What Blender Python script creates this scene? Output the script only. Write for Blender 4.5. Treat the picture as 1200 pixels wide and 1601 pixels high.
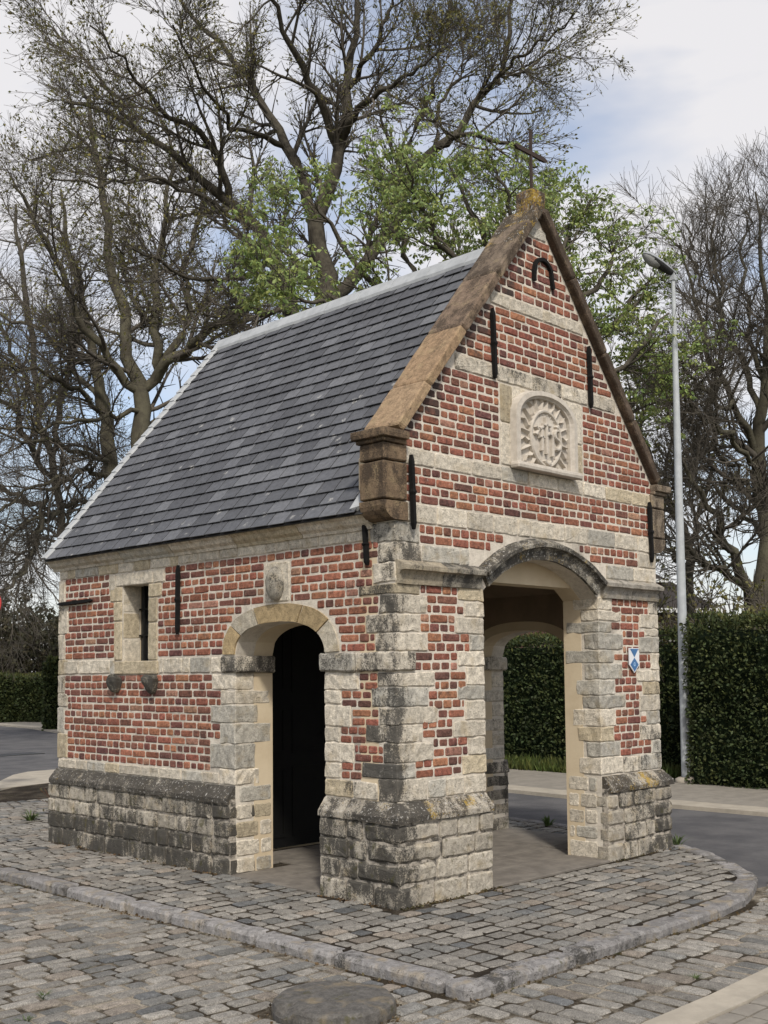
import bpy, math, random
import numpy as np
from mathutils import Vector, Matrix, noise

random.seed(7)
rng = np.random.default_rng(11)
for o in list(bpy.data.objects):
    bpy.data.objects.remove(o, do_unlink=True)
scene = bpy.context.scene
COL = scene.collection
R_ = math.radians

# ------------------------------------------------------------------ camera
F_PX, CY_PX, IMG_W, IMG_H = 1746.15, 937.56, 1200.0, 1601.0
YAW, PITCH, ROLL = 45.4505, 3.7073, -0.545
CAM = np.array([-5.575, -5.376, 1.6])


def cam_axes():
    y, p, r = R_(YAW), R_(PITCH), R_(ROLL)
    fw = np.array([math.sin(y) * math.cos(p), math.cos(y) * math.cos(p), math.sin(p)])
    rt = np.array([math.cos(y), -math.sin(y), 0.0])
    up = np.cross(rt, fw)
    return rt * math.cos(r) + up * math.sin(r), -rt * math.sin(r) + up * math.cos(r), fw


RT, UP, FW = cam_axes()
cam_data = bpy.data.cameras.new('camera')
cam = bpy.data.objects.new('camera', cam_data)
COL.objects.link(cam)
m = Matrix.Identity(4)
for i in range(3):
    m[i][0], m[i][1], m[i][2], m[i][3] = RT[i], UP[i], -FW[i], CAM[i]
cam.matrix_world = m
cam_data.sensor_fit = 'HORIZONTAL'
cam_data.sensor_width = 36.0
cam_data.lens = 36.0 * F_PX / IMG_W
cam_data.shift_y = (CY_PX - IMG_H / 2) / IMG_W
cam_data.clip_end = 2000
scene.camera = cam
scene.render.resolution_x, scene.render.resolution_y = 768, 1024

# ------------------------------------------------------------------ sky, sun, exposure
SUN_DIR = Vector((-0.46, -0.60, 0.76)).normalized()     # towards the sun
sun_el = math.asin(SUN_DIR.z)
sun_az = math.atan2(SUN_DIR.x, SUN_DIR.y)
world = bpy.data.worlds.new('World')
scene.world = world
world.use_nodes = True
wn, wl = world.node_tree.nodes, world.node_tree.links
wn.clear()
w_out = wn.new('ShaderNodeOutputWorld')
w_bg = wn.new('ShaderNodeBackground')
w_sky = wn.new('ShaderNodeTexSky')
w_sky.sky_type = 'NISHITA'
w_sky.sun_disc = False
w_sky.sun_elevation = sun_el
w_sky.sun_rotation = sun_az
w_sky.air_density = 1.0
w_sky.dust_density = 2.0
w_bg.inputs['Strength'].default_value = 0.14
# soft thin cloud, the same all round the sky
w_geo = wn.new('ShaderNodeTexCoord')
w_map = wn.new('ShaderNodeMapping')
w_map.inputs['Scale'].default_value = (1.0, 1.0, 2.6)
w_map.inputs['Location'].default_value = (0.35, 0.1, 0.2)
w_n = wn.new('ShaderNodeTexNoise')
w_n.inputs['Scale'].default_value = 2.9
w_n.inputs['Detail'].default_value = 5.0
w_n.inputs['Roughness'].default_value = 0.5
w_n.inputs['Distortion'].default_value = 0.4
w_ramp = wn.new('ShaderNodeValToRGB')
w_ramp.color_ramp.elements[0].position = 0.43
w_ramp.color_ramp.elements[0].color = (0.30, 0.30, 0.30, 1)
w_ramp.color_ramp.elements[1].position = 0.63
w_ramp.color_ramp.elements[1].color = (0.92, 0.92, 0.92, 1)
w_mix = wn.new('ShaderNodeMix')
w_mix.data_type = 'RGBA'
w_mix.inputs['B'].default_value = (4.85, 4.72, 4.74, 1)
wl.new(w_geo.outputs['Generated'], w_map.inputs['Vector'])
wl.new(w_map.outputs['Vector'], w_n.inputs['Vector'])
wl.new(w_n.outputs['Fac'], w_ramp.inputs['Fac'])
wl.new(w_ramp.outputs['Color'], w_mix.inputs['Factor'])
wl.new(w_sky.outputs['Color'], w_mix.inputs['A'])
wl.new(w_mix.outputs['Result'], w_bg.inputs['Color'])
wl.new(w_bg.outputs['Background'], w_out.inputs['Surface'])

sun_data = bpy.data.lights.new('sun', 'SUN')
sun_data.energy = 2.3
sun_data.angle = R_(5.0)
sun_data.color = (1.0, 0.95, 0.87)
sun = bpy.data.objects.new('sun', sun_data)
COL.objects.link(sun)
sun.rotation_euler = (-SUN_DIR).to_track_quat('-Z', 'Y').to_euler()

scene.view_settings.view_transform = 'Standard'
scene.view_settings.look = 'None'
scene.view_settings.exposure = 0.40
scene.view_settings.gamma = 1.0

# ------------------------------------------------------------------ helpers: tagging, pixels
PARENTED = []


def tag(o, label=None, cat=None, group=None, kind=None):
    if label: o['label'] = label
    if cat: o['category'] = cat
    if group: o['group'] = group
    if kind: o['kind'] = kind
    return o


def empty(name, loc, label=None, cat=None, group=None, kind=None):
    o = bpy.data.objects.new(name, None)
    o.empty_display_size = 0.1
    COL.objects.link(o)
    o.location = loc
    return tag(o, label, cat, group, kind)


def link(name, me, mat=None, parent=None, kind=None):
    """link a mesh given in world coordinates, as child of a root whose location may be non-zero"""
    o = bpy.data.objects.new(name, me)
    COL.objects.link(o)
    if mat is not None and len(me.materials) == 0:
        me.materials.append(mat)
    if parent is not None:
        o.parent = parent
        off = Vector((0, 0, 0))
        p = parent
        while p is not None:
            off += p.location
            p = p.parent
        o.location = -off
    if kind: o['kind'] = kind
    return o


def at(u, v, dep):
    """a world point seen at photograph pixel (u,v), dep metres along the view axis (for surveying positions)"""
    return CAM + dep * (FW + RT * (u - 600) / F_PX - UP * (v - CY_PX) / F_PX)


def to_px(P):
    q = np.asarray(P, float) - CAM
    d = np.maximum(q @ FW, 0.05)
    return np.stack([600 + F_PX * (q @ RT) / d, CY_PX - F_PX * (q @ UP) / d], -1), q @ FW


def mesh_from(name, V, Fc, tint=None, smooth=False):
    me = bpy.data.meshes.new(name)
    me.from_pydata([tuple(map(float, v)) for v in V], [], [tuple(map(int, f)) for f in Fc])
    if tint is not None:
        a = me.color_attributes.new('tint', 'FLOAT_COLOR', 'POINT')
        arr = np.asarray(tint, np.float32)
        if arr.ndim == 1:
            arr = np.tile(arr, (len(V), 1))
        a.data.foreach_set('color', arr.ravel())
    if smooth:
        me.polygons.foreach_set('use_smooth', [True] * len(me.polygons))
    me.update()
    return me


def mesh_np(name, V, quads=None, tris=None, tint=None, smooth=False):
    """fast mesh from numpy arrays"""
    me = bpy.data.meshes.new(name)
    V = np.asarray(V, np.float32).reshape(-1, 3)
    me.vertices.add(len(V))
    me.vertices.foreach_set('co', V.ravel())
    loops, starts, n = [], [], 0
    if quads is not None and len(quads):
        q = np.asarray(quads, np.int32).reshape(-1, 4)
        loops.append(q.ravel()); starts.append(np.arange(len(q)) * 4 + n); n += q.size
    if tris is not None and len(tris):
        t = np.asarray(tris, np.int32).reshape(-1, 3)
        loops.append(t.ravel()); starts.append(np.arange(len(t)) * 3 + n); n += t.size
    loops = np.concatenate(loops); starts = np.concatenate(starts).astype(np.int32)
    me.loops.add(len(loops))
    me.loops.foreach_set('vertex_index', loops)
    me.polygons.add(len(starts))
    me.polygons.foreach_set('loop_start', starts)
    if smooth:
        me.polygons.foreach_set('use_smooth', np.ones(len(starts), bool))
    if tint is not None:
        a = me.color_attributes.new('tint', 'FLOAT_COLOR', 'POINT')
        a.data.foreach_set('color', np.asarray(tint, np.float32).ravel())
    me.update(calc_edges=True)
    return me


class MB:
    """collects shapes into one mesh"""
    def __init__(self): self.V, self.F, self.T = [], [], []

    def add(self, V, Fc, tint=(1, 1, 1, 0)):
        if isinstance(tint, list): tl = tint
        else: tl = [tint] * len(V)
        b = len(self.V)
        self.V += [tuple(v) for v in V]
        self.F += [tuple(i + b for i in f) for f in Fc]
        self.T += tl
        return self

    def box(self, x0, x1, y0, y1, z0, z1, tint=(1, 1, 1, 0)):
        V = [(x0, y0, z0), (x1, y0, z0), (x1, y1, z0), (x0, y1, z0), (x0, y0, z1), (x1, y0, z1), (x1, y1, z1), (x0, y1, z1)]
        return self.add(V, [(0, 3, 2, 1), (4, 5, 6, 7), (0, 1, 5, 4), (1, 2, 6, 5), (2, 3, 7, 6), (3, 0, 4, 7)], tint)

    def mesh(self, name, smooth=False):
        return mesh_from(name, self.V, self.F, self.T, smooth)

    def build(self, name, mat, parent=None, smooth=False, kind=None):
        return link(name, self.mesh(name, smooth), mat, parent, kind)


# ------------------------------------------------------------------ materials
def new_mat(name, rough=0.85, spec=0.3):
    mt = bpy.data.materials.new(name)
    mt.use_nodes = True
    nt = mt.node_tree
    b = nt.nodes['Principled BSDF']
    b.inputs['Roughness'].default_value = rough
    b.inputs['Specular IOR Level'].default_value = spec
    return mt, nt, b


def N(nt, kind, **kw):
    n = nt.nodes.new(kind)
    for k, v in kw.items():
        if k in n.inputs: n.inputs[k].default_value = v
        else: setattr(n, k, v)
    return n


def pos(nt):
    return N(nt, 'ShaderNodeNewGeometry').outputs['Position']


def nz(nt, scale, detail=4.0, rough=0.55, vec=None, off=0.0):
    n = N(nt, 'ShaderNodeTexNoise')
    n.inputs['Scale'].default_value = scale
    n.inputs['Detail'].default_value = detail
    n.inputs['Roughness'].default_value = rough
    v = vec or pos(nt)
    if off:
        a = N(nt, 'ShaderNodeVectorMath', operation='ADD')
        a.inputs[1].default_value = (off, off * 1.7, off * 0.6)
        nt.links.new(v, a.inputs[0]); v = a.outputs[0]
    nt.links.new(v, n.inputs['Vector'])
    return n.outputs['Fac']


def rng_map(nt, val, a, b, c=0.0, d=1.0, smooth=True):
    n = N(nt, 'ShaderNodeMapRange')
    n.interpolation_type = 'SMOOTHSTEP' if smooth else 'LINEAR'
    n.inputs['From Min'].default_value = a; n.inputs['From Max'].default_value = b
    n.inputs['To Min'].default_value = c; n.inputs['To Max'].default_value = d
    nt.links.new(val, n.inputs['Value'])
    return n.outputs['Result']


def math_(nt, op, a, b):
    n = N(nt, 'ShaderNodeMath', operation=op)
    for i, v in enumerate((a, b)):
        if isinstance(v, (int, float)): n.inputs[i].default_value = v
        else: nt.links.new(v, n.inputs[i])
    return n.outputs[0]


def mixc(nt, fac, A, B, mode='MIX'):
    n = N(nt, 'ShaderNodeMix', data_type='RGBA', blend_type=mode)
    for key, v in (('Factor', fac), ('A', A), ('B', B)):
        s = n.inputs[key]
        if key == 'Factor': s = n.inputs[0]
        if isinstance(v, (int, float)): s.default_value = v
        elif isinstance(v, tuple):
            n.inputs[6 if key == 'A' else 7].default_value = (*v[:3], 1)
        else:
            nt.links.new(v, n.inputs[0 if key == 'Factor' else (6 if key == 'A' else 7)])
    return n.outputs[2]


def bump(nt, b, h, strength=0.5, dist=0.01):
    n = N(nt, 'ShaderNodeBump')
    n.inputs['Strength'].default_value = strength
    n.inputs['Distance'].default_value = dist
    nt.links.new(h, n.inputs['Height'])
    nt.links.new(n.outputs['Normal'], b.inputs['Normal'])


def tint_nodes(nt):
    a = N(nt, 'ShaderNodeAttribute')
    a.attribute_name = 'tint'
    return a.outputs['Color'], a.outputs['Alpha']


def val_mul(nt, col, fac_sock):
    """multiply colour by a grey value socket"""
    c = N(nt, 'ShaderNodeCombineColor')
    for i in range(3): nt.links.new(fac_sock, c.inputs[i])
    return mixc(nt, 1.0, col, c.outputs[0], 'MULTIPLY')


def mat_stone(name, dark=(0.050, 0.047, 0.042), lichen=0.0, moss=0.0, pit=True):
    mt, nt, b = new_mat(name, 0.92, 0.15)
    col, dirt = tint_nodes(nt)
    big, mid, fine = nz(nt, 3.6, 5, 0.62), nz(nt, 22.0, 5, 0.65, off=3.0), nz(nt, 95.0, 4, 0.7, off=7.0)
    c = val_mul(nt, col, rng_map(nt, mid, 0.25, 0.75, 0.66, 1.22))
    c = val_mul(nt, c, rng_map(nt, fine, 0.3, 0.7, 0.80, 1.14))
    c = mixc(nt, rng_map(nt, nz(nt, 9.0, 3, 0.5, off=21.0), 0.5, 0.75, 0.0, 0.45), c, (0.36, 0.28, 0.16))
    # weathering crust: amount per stone, edge broken up by noise
    mp = N(nt, 'ShaderNodeMapping'); mp.inputs['Scale'].default_value = (1.0, 1.0, 0.38)
    nt.links.new(pos(nt), mp.inputs['Vector'])
    run = nz(nt, 13.0, 5, 0.65, vec=mp.outputs['Vector'], off=27.0)          # run-off streaks
    s = math_(nt, 'ADD', math_(nt, 'MULTIPLY', big, 0.50), math_(nt, 'MULTIPLY', run, 0.50))
    s = math_(nt, 'ADD', s, math_(nt, 'MULTIPLY', math_(nt, 'SUBTRACT', fine, 0.5), 0.55))
    thr = math_(nt, 'SUBTRACT', 0.86, math_(nt, 'MULTIPLY', dirt, 0.62))
    msk = rng_map(nt, math_(nt, 'SUBTRACT', s, thr), -0.03, 0.09, 0.0, 0.90)
    c = mixc(nt, msk, c, dark)
    if pit:
        p = rng_map(nt, nz(nt, 70.0, 2, 0.5, off=13.0), 0.63, 0.70, 0.0, 0.55)
        c = mixc(nt, p, c, (0.08, 0.07, 0.055))
    if lichen:
        l = rng_map(nt, math_(nt, 'ADD', math_(nt, 'MULTIPLY', nz(nt, 7.0, 3, 0.6, off=31.0), 0.6), math_(nt, 'MULTIPLY', nz(nt, 60.0, 3, 0.7, off=5.0), 0.4)), 0.60 - lichen, 0.70 - lichen, 0.0, 0.85)
        c = mixc(nt, l, c, (0.36, 0.24, 0.045))
        w = rng_map(nt, nz(nt, 48.0, 3, 0.6, off=17.0), 0.60, 0.66, 0.0, 0.7)
        c = mixc(nt, w, c, (0.48, 0.46, 0.42))
    if moss:
        l = rng_map(nt, nz(nt, 11.0, 5, 0.7, off=41.0), 0.62 - moss, 0.74 - moss, 0.0, 0.7)
        c = mixc(nt, l, c, (0.07, 0.065, 0.025))
    nt.links.new(c, b.inputs['Base Color'])
    h = math_(nt, 'ADD', math_(nt, 'MULTIPLY', mid, 0.7), math_(nt, 'MULTIPLY', fine, 0.5))
    bump(nt, b, h, 0.9, 0.016)
    return mt


M = {}
M['stone'] = mat_stone('pale_sandstone')
M['plinth'] = mat_stone('weathered_plinth_stone', dark=(0.040, 0.038, 0.034), moss=0.06)
M['cap'] = mat_stone('lichened_cap_stone', dark=(0.038, 0.035, 0.031), lichen=0.0001)
M['ochre'] = mat_stone('brown_ironstone', dark=(0.06, 0.045, 0.033))
M['lichen'] = mat_stone('lichened_brown_stone', dark=(0.045, 0.038, 0.03), lichen=0.07)
M['kerb'] = mat_stone('grey_kerb_limestone', dark=(0.055, 0.052, 0.047), moss=0.04)

mt, nt, b = new_mat('handmade_brick', 0.9, 0.15)
col, dirt = tint_nodes(nt)
mid, fine = nz(nt, 30.0, 5, 0.65), nz(nt, 130.0, 3, 0.6, off=4.0)
c = val_mul(nt, col, rng_map(nt, mid, 0.25, 0.75, 0.58, 1.32))
c = val_mul(nt, c, rng_map(nt, fine, 0.3, 0.7, 0.75, 1.18))
c = mixc(nt, rng_map(nt, nz(nt, 14.0, 5, 0.7, off=9.0), 0.52, 0.70, 0.0, 0.62), c, (0.045, 0.030, 0.027))
c = mixc(nt, rng_map(nt, nz(nt, 30.0, 5, 0.72, off=19.0), 0.58, 0.74, 0.0, 0.6), c, (0.46, 0.38, 0.31))
s = rng_map(nt, math_(nt, 'ADD', math_(nt, 'SUBTRACT', nz(nt, 6.0, 5, 0.65, off=2.0), 0.86), math_(nt, 'MULTIPLY', dirt, 0.6)), -0.06, 0.14, 0.0, 0.8)
c = mixc(nt, s, c, (0.045, 0.040, 0.037))
nt.links.new(c, b.inputs['Base Color'])
bump(nt, b, math_(nt, 'ADD', mid, math_(nt, 'MULTIPLY', fine, 0.5)), 0.8, 0.008)
M['brick'] = mt

mt, nt, b = new_mat('lime_mortar', 0.95, 0.1)
c = mixc(nt, rng_map(nt, nz(nt, 12.0, 5, 0.65), 0.35, 0.7), (0.66, 0.60, 0.505), (0.52, 0.465, 0.385))
c = mixc(nt, rng_map(nt, nz(nt, 90.0, 3, 0.7, off=3.0), 0.52, 0.75, 0.0, 0.5), c, (0.22, 0.19, 0.155))
c = mixc(nt, rng_map(nt, nz(nt, 2.2, 6, 0.7, off=51.0), 0.52, 0.70, 0.0, 0.6), c, (0.17, 0.15, 0.125))
nt.links.new(c, b.inputs['Base Color'])
bump(nt, b, nz(nt, 80.0, 4, 0.7), 0.8, 0.008)
M['mortar'] = mt

mt, nt, b = new_mat('dirty_mortar', 0.95, 0.1)
c = mixc(nt, rng_map(nt, nz(nt, 14.0, 5, 0.7), 0.40, 0.62), (0.46, 0.41, 0.34), (0.09, 0.082, 0.07))
nt.links.new(c, b.inputs['Base Color'])
bump(nt, b, nz(nt, 60.0, 4, 0.7), 0.9, 0.012)
M['dirty_mortar'] = mt

mt, nt, b = new_mat('cream_plaster', 0.9, 0.15)
c = mixc(nt, rng_map(nt, nz(nt, 3.0, 5, 0.6), 0.35, 0.7), (0.60, 0.50, 0.35), (0.52, 0.42, 0.285))
c = mixc(nt, rng_map(nt, nz(nt, 25.0, 5, 0.7, off=6.0), 0.58, 0.8, 0.0, 0.4), c, (0.36, 0.29, 0.2))
nt.links.new(c, b.inputs['Base Color'])
bump(nt, b, nz(nt, 45.0, 4, 0.6), 0.25, 0.006)
M['plaster'] = mt

mt, nt, b = new_mat('brown_vault', 0.95, 0.1)
c = mixc(nt, rng_map(nt, nz(nt, 4.0, 4, 0.6), 0.35, 0.7), (0.25, 0.19, 0.135), (0.20, 0.155, 0.11))  # two close browns, shared by the vault and the porch lining
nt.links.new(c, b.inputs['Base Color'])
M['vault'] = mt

mt, nt, b = new_mat('blue_grey_slate', 0.55, 0.4)
col, dirt = tint_nodes(nt)
c = val_mul(nt, col, rng_map(nt, nz(nt, 24.0, 5, 0.7), 0.25, 0.75, 0.78, 1.2))
vor = N(nt, 'ShaderNodeTexVoronoi'); vor.inputs['Scale'].default_value = 6.5; vor.inputs['Randomness'].default_value = 1.0
nt.links.new(pos(nt), vor.inputs['Vector'])
spot = rng_map(nt, math_(nt, 'SUBTRACT', vor.outputs['Distance'], math_(nt, 'MULTIPLY', math_(nt, 'SUBTRACT', nz(nt, 60.0, 4, 0.7, off=3.0), 0.42), 0.7)), 0.05, 0.12, 1.0, 0.0)
gate = rng_map(nt, nz(nt, 2.6, 3, 0.5, off=11.0), 0.46, 0.56, 0.0, 0.8)
spot = math_(nt, 'MULTIPLY', math_(nt, 'MULTIPLY', spot, gate), dirt)
c = mixc(nt, spot, c, (0.42, 0.41, 0.38))
nt.links.new(c, b.inputs['Base Color'])
nt.links.new(rng_map(nt, nz(nt, 18.0, 4, 0.6, off=8.0), 0.3, 0.7, 0.55, 0.8), b.inputs['Roughness'])
bump(nt, b, nz(nt, 40.0, 5, 0.7), 0.25, 0.005)
M['slate'] = mt


def mat_plain(name, c0, c1, rough=0.8, scale=12.0, spec=0.3, bmp=0.3, bscale=60.0, metal=0.0, bdist=0.006):
    mt, nt, b = new_mat(name, rough, spec)
    c = mixc(nt, rng_map(nt, nz(nt, scale, 5, 0.65), 0.33, 0.68), c0, c1)
    nt.links.new(c, b.inputs['Base Color'])
    b.inputs['Metallic'].default_value = metal
    if bmp: bump(nt, b, nz(nt, bscale, 4, 0.65), bmp, bdist)
    return mt


M['zinc'] = mat_plain('weathered_zinc', (0.40, 0.41, 0.41), (0.31, 0.32, 0.32), 0.55, 8.0, 0.4, 0.1)
M['iron'] = mat_plain('black_wrought_iron', (0.007, 0.007, 0.007), (0.012, 0.011, 0.010), 0.8, 30.0, 0.15, 0.4)
M['cross'] = mat_plain('brown_rusty_iron', (0.035, 0.024, 0.018), (0.055, 0.035, 0.025), 0.7, 30.0, 0.3, 0.3)
M['door'] = mat_plain('black_door_paint', (0.006, 0.006, 0.006), (0.008, 0.008, 0.007), 0.75, 10.0, 0.12, 0.15, 30.0)
M['glass'] = mat_plain('dark_leaded_glass', (0.012, 0.014, 0.016), (0.02, 0.022, 0.025), 0.25, 10.0, 0.5, 0.1)
M['niche'] = mat_plain('carved_white_stone', (0.54, 0.49, 0.42), (0.43, 0.385, 0.325), 0.9, 16.0, 0.15, 0.35, 70.0)
M['slab'] = mat_plain('grey_floor_slab', (0.20, 0.178, 0.15), (0.135, 0.12, 0.102), 0.8, 7.0, 0.25, 0.3, 50.0)
M['white_enamel'] = mat_plain('white_enamel', (0.72, 0.73, 0.74), (0.68, 0.69, 0.7), 0.4, 5.0, 0.4, 0.0)
M['blue_enamel'] = mat_plain('blue_enamel', (0.07, 0.17, 0.34), (0.06, 0.15, 0.31), 0.4, 5.0, 0.4, 0.0)
M['pale_blue'] = mat_plain('pale_blue_enamel', (0.35, 0.52, 0.75), (0.33, 0.5, 0.72), 0.4, 5.0, 0.4, 0.0)
M['galv'] = mat_plain('galvanised_steel', (0.44, 0.46, 0.46), (0.36, 0.375, 0.38), 0.55, 6.0, 0.4, 0.1, 40.0)
M['lamp_grey'] = mat_plain('grey_lamp_housing', (0.30, 0.31, 0.32), (0.24, 0.25, 0.255), 0.5, 8.0, 0.4, 0.0)
M['lamp_dark'] = mat_plain('dark_lamp_underside', (0.03, 0.03, 0.03), (0.04, 0.04, 0.04), 0.6, 8.0, 0.3, 0.0)
M['lamp_glass'] = mat_plain('frosted_lamp_cover', (0.28, 0.28, 0.27), (0.24, 0.24, 0.23), 0.25, 8.0, 0.5, 0.0)
M['red_sign'] = mat_plain('red_sign_enamel', (0.42, 0.035, 0.03), (0.38, 0.03, 0.028), 0.45, 5.0, 0.4, 0.0)
M['asphalt'] = mat_plain('asphalt', (0.125, 0.120, 0.118), (0.078, 0.076, 0.078), 0.9, 1.7, 0.2, 0.8, 160.0)
M['concrete'] = mat_plain('pale_concrete', (0.40, 0.355, 0.285), (0.32, 0.285, 0.23), 0.9, 5.0, 0.2, 0.4, 90.0)
M['paver'] = mat_plain('beige_pavers', (0.27, 0.245, 0.205), (0.21, 0.19, 0.16), 0.9, 6.0, 0.2, 0.4, 60.0)
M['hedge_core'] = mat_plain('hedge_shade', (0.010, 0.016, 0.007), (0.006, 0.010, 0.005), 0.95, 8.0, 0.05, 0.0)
M['bark'] = mat_plain('grey_bark', (0.098, 0.087, 0.066), (0.055, 0.048, 0.038), 0.95, 9.0, 0.1, 0.6, 25.0, 0, 0.03)
M['bark_green'] = mat_plain('algae_bark', (0.120, 0.110, 0.076), (0.068, 0.060, 0.045), 0.95, 2.5, 0.1, 0.6, 25.0, 0, 0.03)
M['twig'] = mat_plain('dark_twig', (0.120, 0.106, 0.086), (0.085, 0.074, 0.060), 0.95, 5.0, 0.1, 0.0)
M['house_brick'] = mat_plain('dark_house_brick', (0.10, 0.055, 0.042), (0.07, 0.042, 0.034), 0.9, 20.0, 0.1, 0.2)
M['roof_tile'] = mat_plain('dark_roof_tile', (0.030, 0.026, 0.024), (0.045, 0.038, 0.034), 0.8, 6.0, 0.2, 0.4, 14.0)
M['white_paint'] = mat_plain('white_paint', (0.62, 0.62, 0.6), (0.55, 0.55, 0.53), 0.6, 5.0, 0.3, 0.0)

# grass and soil ground
mt, nt, b = new_mat('grass_ground', 0.95, 0.1)
c = mixc(nt, rng_map(nt, nz(nt, 1.2, 6, 0.7), 0.4, 0.65), (0.052, 0.060, 0.022), (0.085, 0.068, 0.040))
nt.links.new(c, b.inputs['Base Color'])
M['ground'] = mt
# sand and moss in the joints
mt, nt, b = new_mat('sandy_joint', 0.97, 0.05)
c = mixc(nt, rng_map(nt, nz(nt, 2.2, 6, 0.7), 0.40, 0.58), (0.32, 0.28, 0.22), (0.050, 0.040, 0.028))
c = mixc(nt, rng_map(nt, nz(nt, 3.0, 6, 0.75, off=5.0), 0.60, 0.70, 0.0, 0.85), c, (0.055, 0.060, 0.022))
c = val_mul(nt, c, rng_map(nt, nz(nt, 110.0, 3, 0.7, off=2.0), 0.3, 0.7, 0.55, 1.3))
nt.links.new(c, b.inputs['Base Color'])
bump(nt, b, nz(nt, 90.0, 4, 0.7), 0.9, 0.012)
M['joint'] = mt
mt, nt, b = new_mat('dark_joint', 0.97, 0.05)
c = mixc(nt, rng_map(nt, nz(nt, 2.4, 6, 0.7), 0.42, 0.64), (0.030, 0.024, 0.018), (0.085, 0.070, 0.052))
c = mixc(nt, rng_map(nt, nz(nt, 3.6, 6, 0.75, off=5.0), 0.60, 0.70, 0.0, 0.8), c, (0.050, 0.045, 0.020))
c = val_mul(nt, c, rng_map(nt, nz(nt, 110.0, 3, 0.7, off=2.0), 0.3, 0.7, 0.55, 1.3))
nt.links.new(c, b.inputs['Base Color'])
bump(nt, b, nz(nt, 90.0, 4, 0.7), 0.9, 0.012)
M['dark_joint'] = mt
# porphyry setts
mt, nt, b = new_mat('stone_sett', 0.80, 0.3)
col, dirt = tint_nodes(nt)
mid, fine = nz(nt, 26.0, 5, 0.65), nz(nt, 140.0, 3, 0.65, off=4.0)
c = val_mul(nt, col, rng_map(nt, mid, 0.25, 0.75, 0.74, 1.22))
c = val_mul(nt, c, rng_map(nt, fine, 0.28, 0.72, 0.55, 1.38))
c = mixc(nt, rng_map(nt, nz(nt, 5.0, 5, 0.7, off=14.0), 0.56, 0.78, 0.0, 0.5), c, (0.235, 0.20, 0.155))
nt.links.new(c, b.inputs['Base Color'])
bump(nt, b, math_(nt, 'ADD', mid, math_(nt, 'MULTIPLY', fine, 0.35)), 0.7, 0.010)
M['sett'] = mt


def mat_leaf(name, c0, c1, trans=0.35, rough=0.6):
    mt, nt, b = new_mat(name, rough, 0.25)
    col, _ = tint_nodes(nt)
    c = mixc(nt, rng_map(nt, nz(nt, 1.3, 3, 0.6), 0.35, 0.65), c0, c1)
    c = mixc(nt, 1.0, c, col, 'MULTIPLY')
    nt.links.new(c, b.inputs['Base Color'])
    t = N(nt, 'ShaderNodeBsdfTranslucent')
    nt.links.new(c, t.inputs['Color'])
    mx = N(nt, 'ShaderNodeMixShader')
    mx.inputs[0].default_value = trans
    nt.links.new(b.outputs[0], mx.inputs[1]); nt.links.new(t.outputs[0], mx.inputs[2])
    nt.links.new(mx.outputs[0], nt.nodes['Material Output'].inputs['Surface'])
    return mt


M['leaf_fresh'] = mat_leaf('fresh_chestnut_leaf', (0.26, 0.33, 0.105), (0.33, 0.385, 0.15), 0.45)
M['leaf_bud'] = mat_leaf('olive_bud', (0.20, 0.185, 0.070), (0.155, 0.15, 0.058), 0.35)
M['leaf_yew'] = mat_leaf('yew_leaf', (0.040, 0.054, 0.020), (0.062, 0.076, 0.028), 0.18)
M['leaf_shoot'] = mat_leaf('hedge_shoot_leaf', (0.075, 0.085, 0.026), (0.10, 0.105, 0.036), 0.25)
M['leaf_scrub'] = mat_leaf('dull_scrub_leaf', (0.055, 0.055, 0.028), (0.075, 0.066, 0.040), 0.2)
M['leaf_litter'] = mat_leaf('dry_litter', (0.10, 0.062, 0.034), (0.060, 0.052, 0.022), 0.1)
M['blade'] = mat_leaf('grass_blade', (0.085, 0.115, 0.028), (0.13, 0.14, 0.05), 0.3)
M['weed'] = mat_leaf('weed_leaf', (0.075, 0.115, 0.035), (0.10, 0.13, 0.045), 0.3)
M['dry'] = mat_plain('dry_reddish_stem', (0.13, 0.065, 0.045), (0.09, 0.05, 0.035), 0.9, 10.0, 0.1, 0.0)

# ------------------------------------------------------------------ masonry pieces
PIECES = {}          # kind -> list of (V, F, tint, part, mat)


def jn(p, f, amp):
    v = noise.noise_vector(Vector(p) * f)
    return Vector(v) * amp


class Frame:
    """a wall face: point(s, z, n) = O + s*S + z*Z + n*Nrm, n outward"""
    def __init__(self, O, S, Nn):
        self.O, self.S, self.N = Vector(O), Vector(S), Vector(Nn)
        self.flip = self.S.cross(Vector((0, 0, 1))).dot(self.N) < 0

    def p(self, s, z, n=0.0):
        return self.O + self.S * s + self.N * n + Vector((0, 0, z))


FRONT = Frame((0, 0, 0), (1, 0, 0), (0, -1, 0))
LEFT = Frame((0, 0, 0), (0, 1, 0), (-1, 0, 0))


def outline(s0, s1, z0, z1, r, jit, nh, nv, seed):
    """rounded, slightly wavy rectangle, counter-clockwise in (s,z)"""
    pts = []
    rr = r
    def edge(a, b, n):
        for i in range(n + 1):
            t = i / n
            pts.append((a[0] + (b[0] - a[0]) * t, a[1] + (b[1] - a[1]) * t))
    edge((s0 + rr, z0), (s1 - rr, z0), nh)
    edge((s1, z0 + rr), (s1, z1 - rr), nv)
    edge((s1 - rr, z1), (s0 + rr, z1), nh)
    edge((s0, z1 - rr), (s0, z0 + rr), nv)
    out = []
    for (s, z) in pts:
        d = noise.noise_vector(Vector((s * 14 + seed, z * 14, seed * 1.7)))
        out.append((s + d[0] * jit, z + d[1] * jit))
    return out


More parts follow.
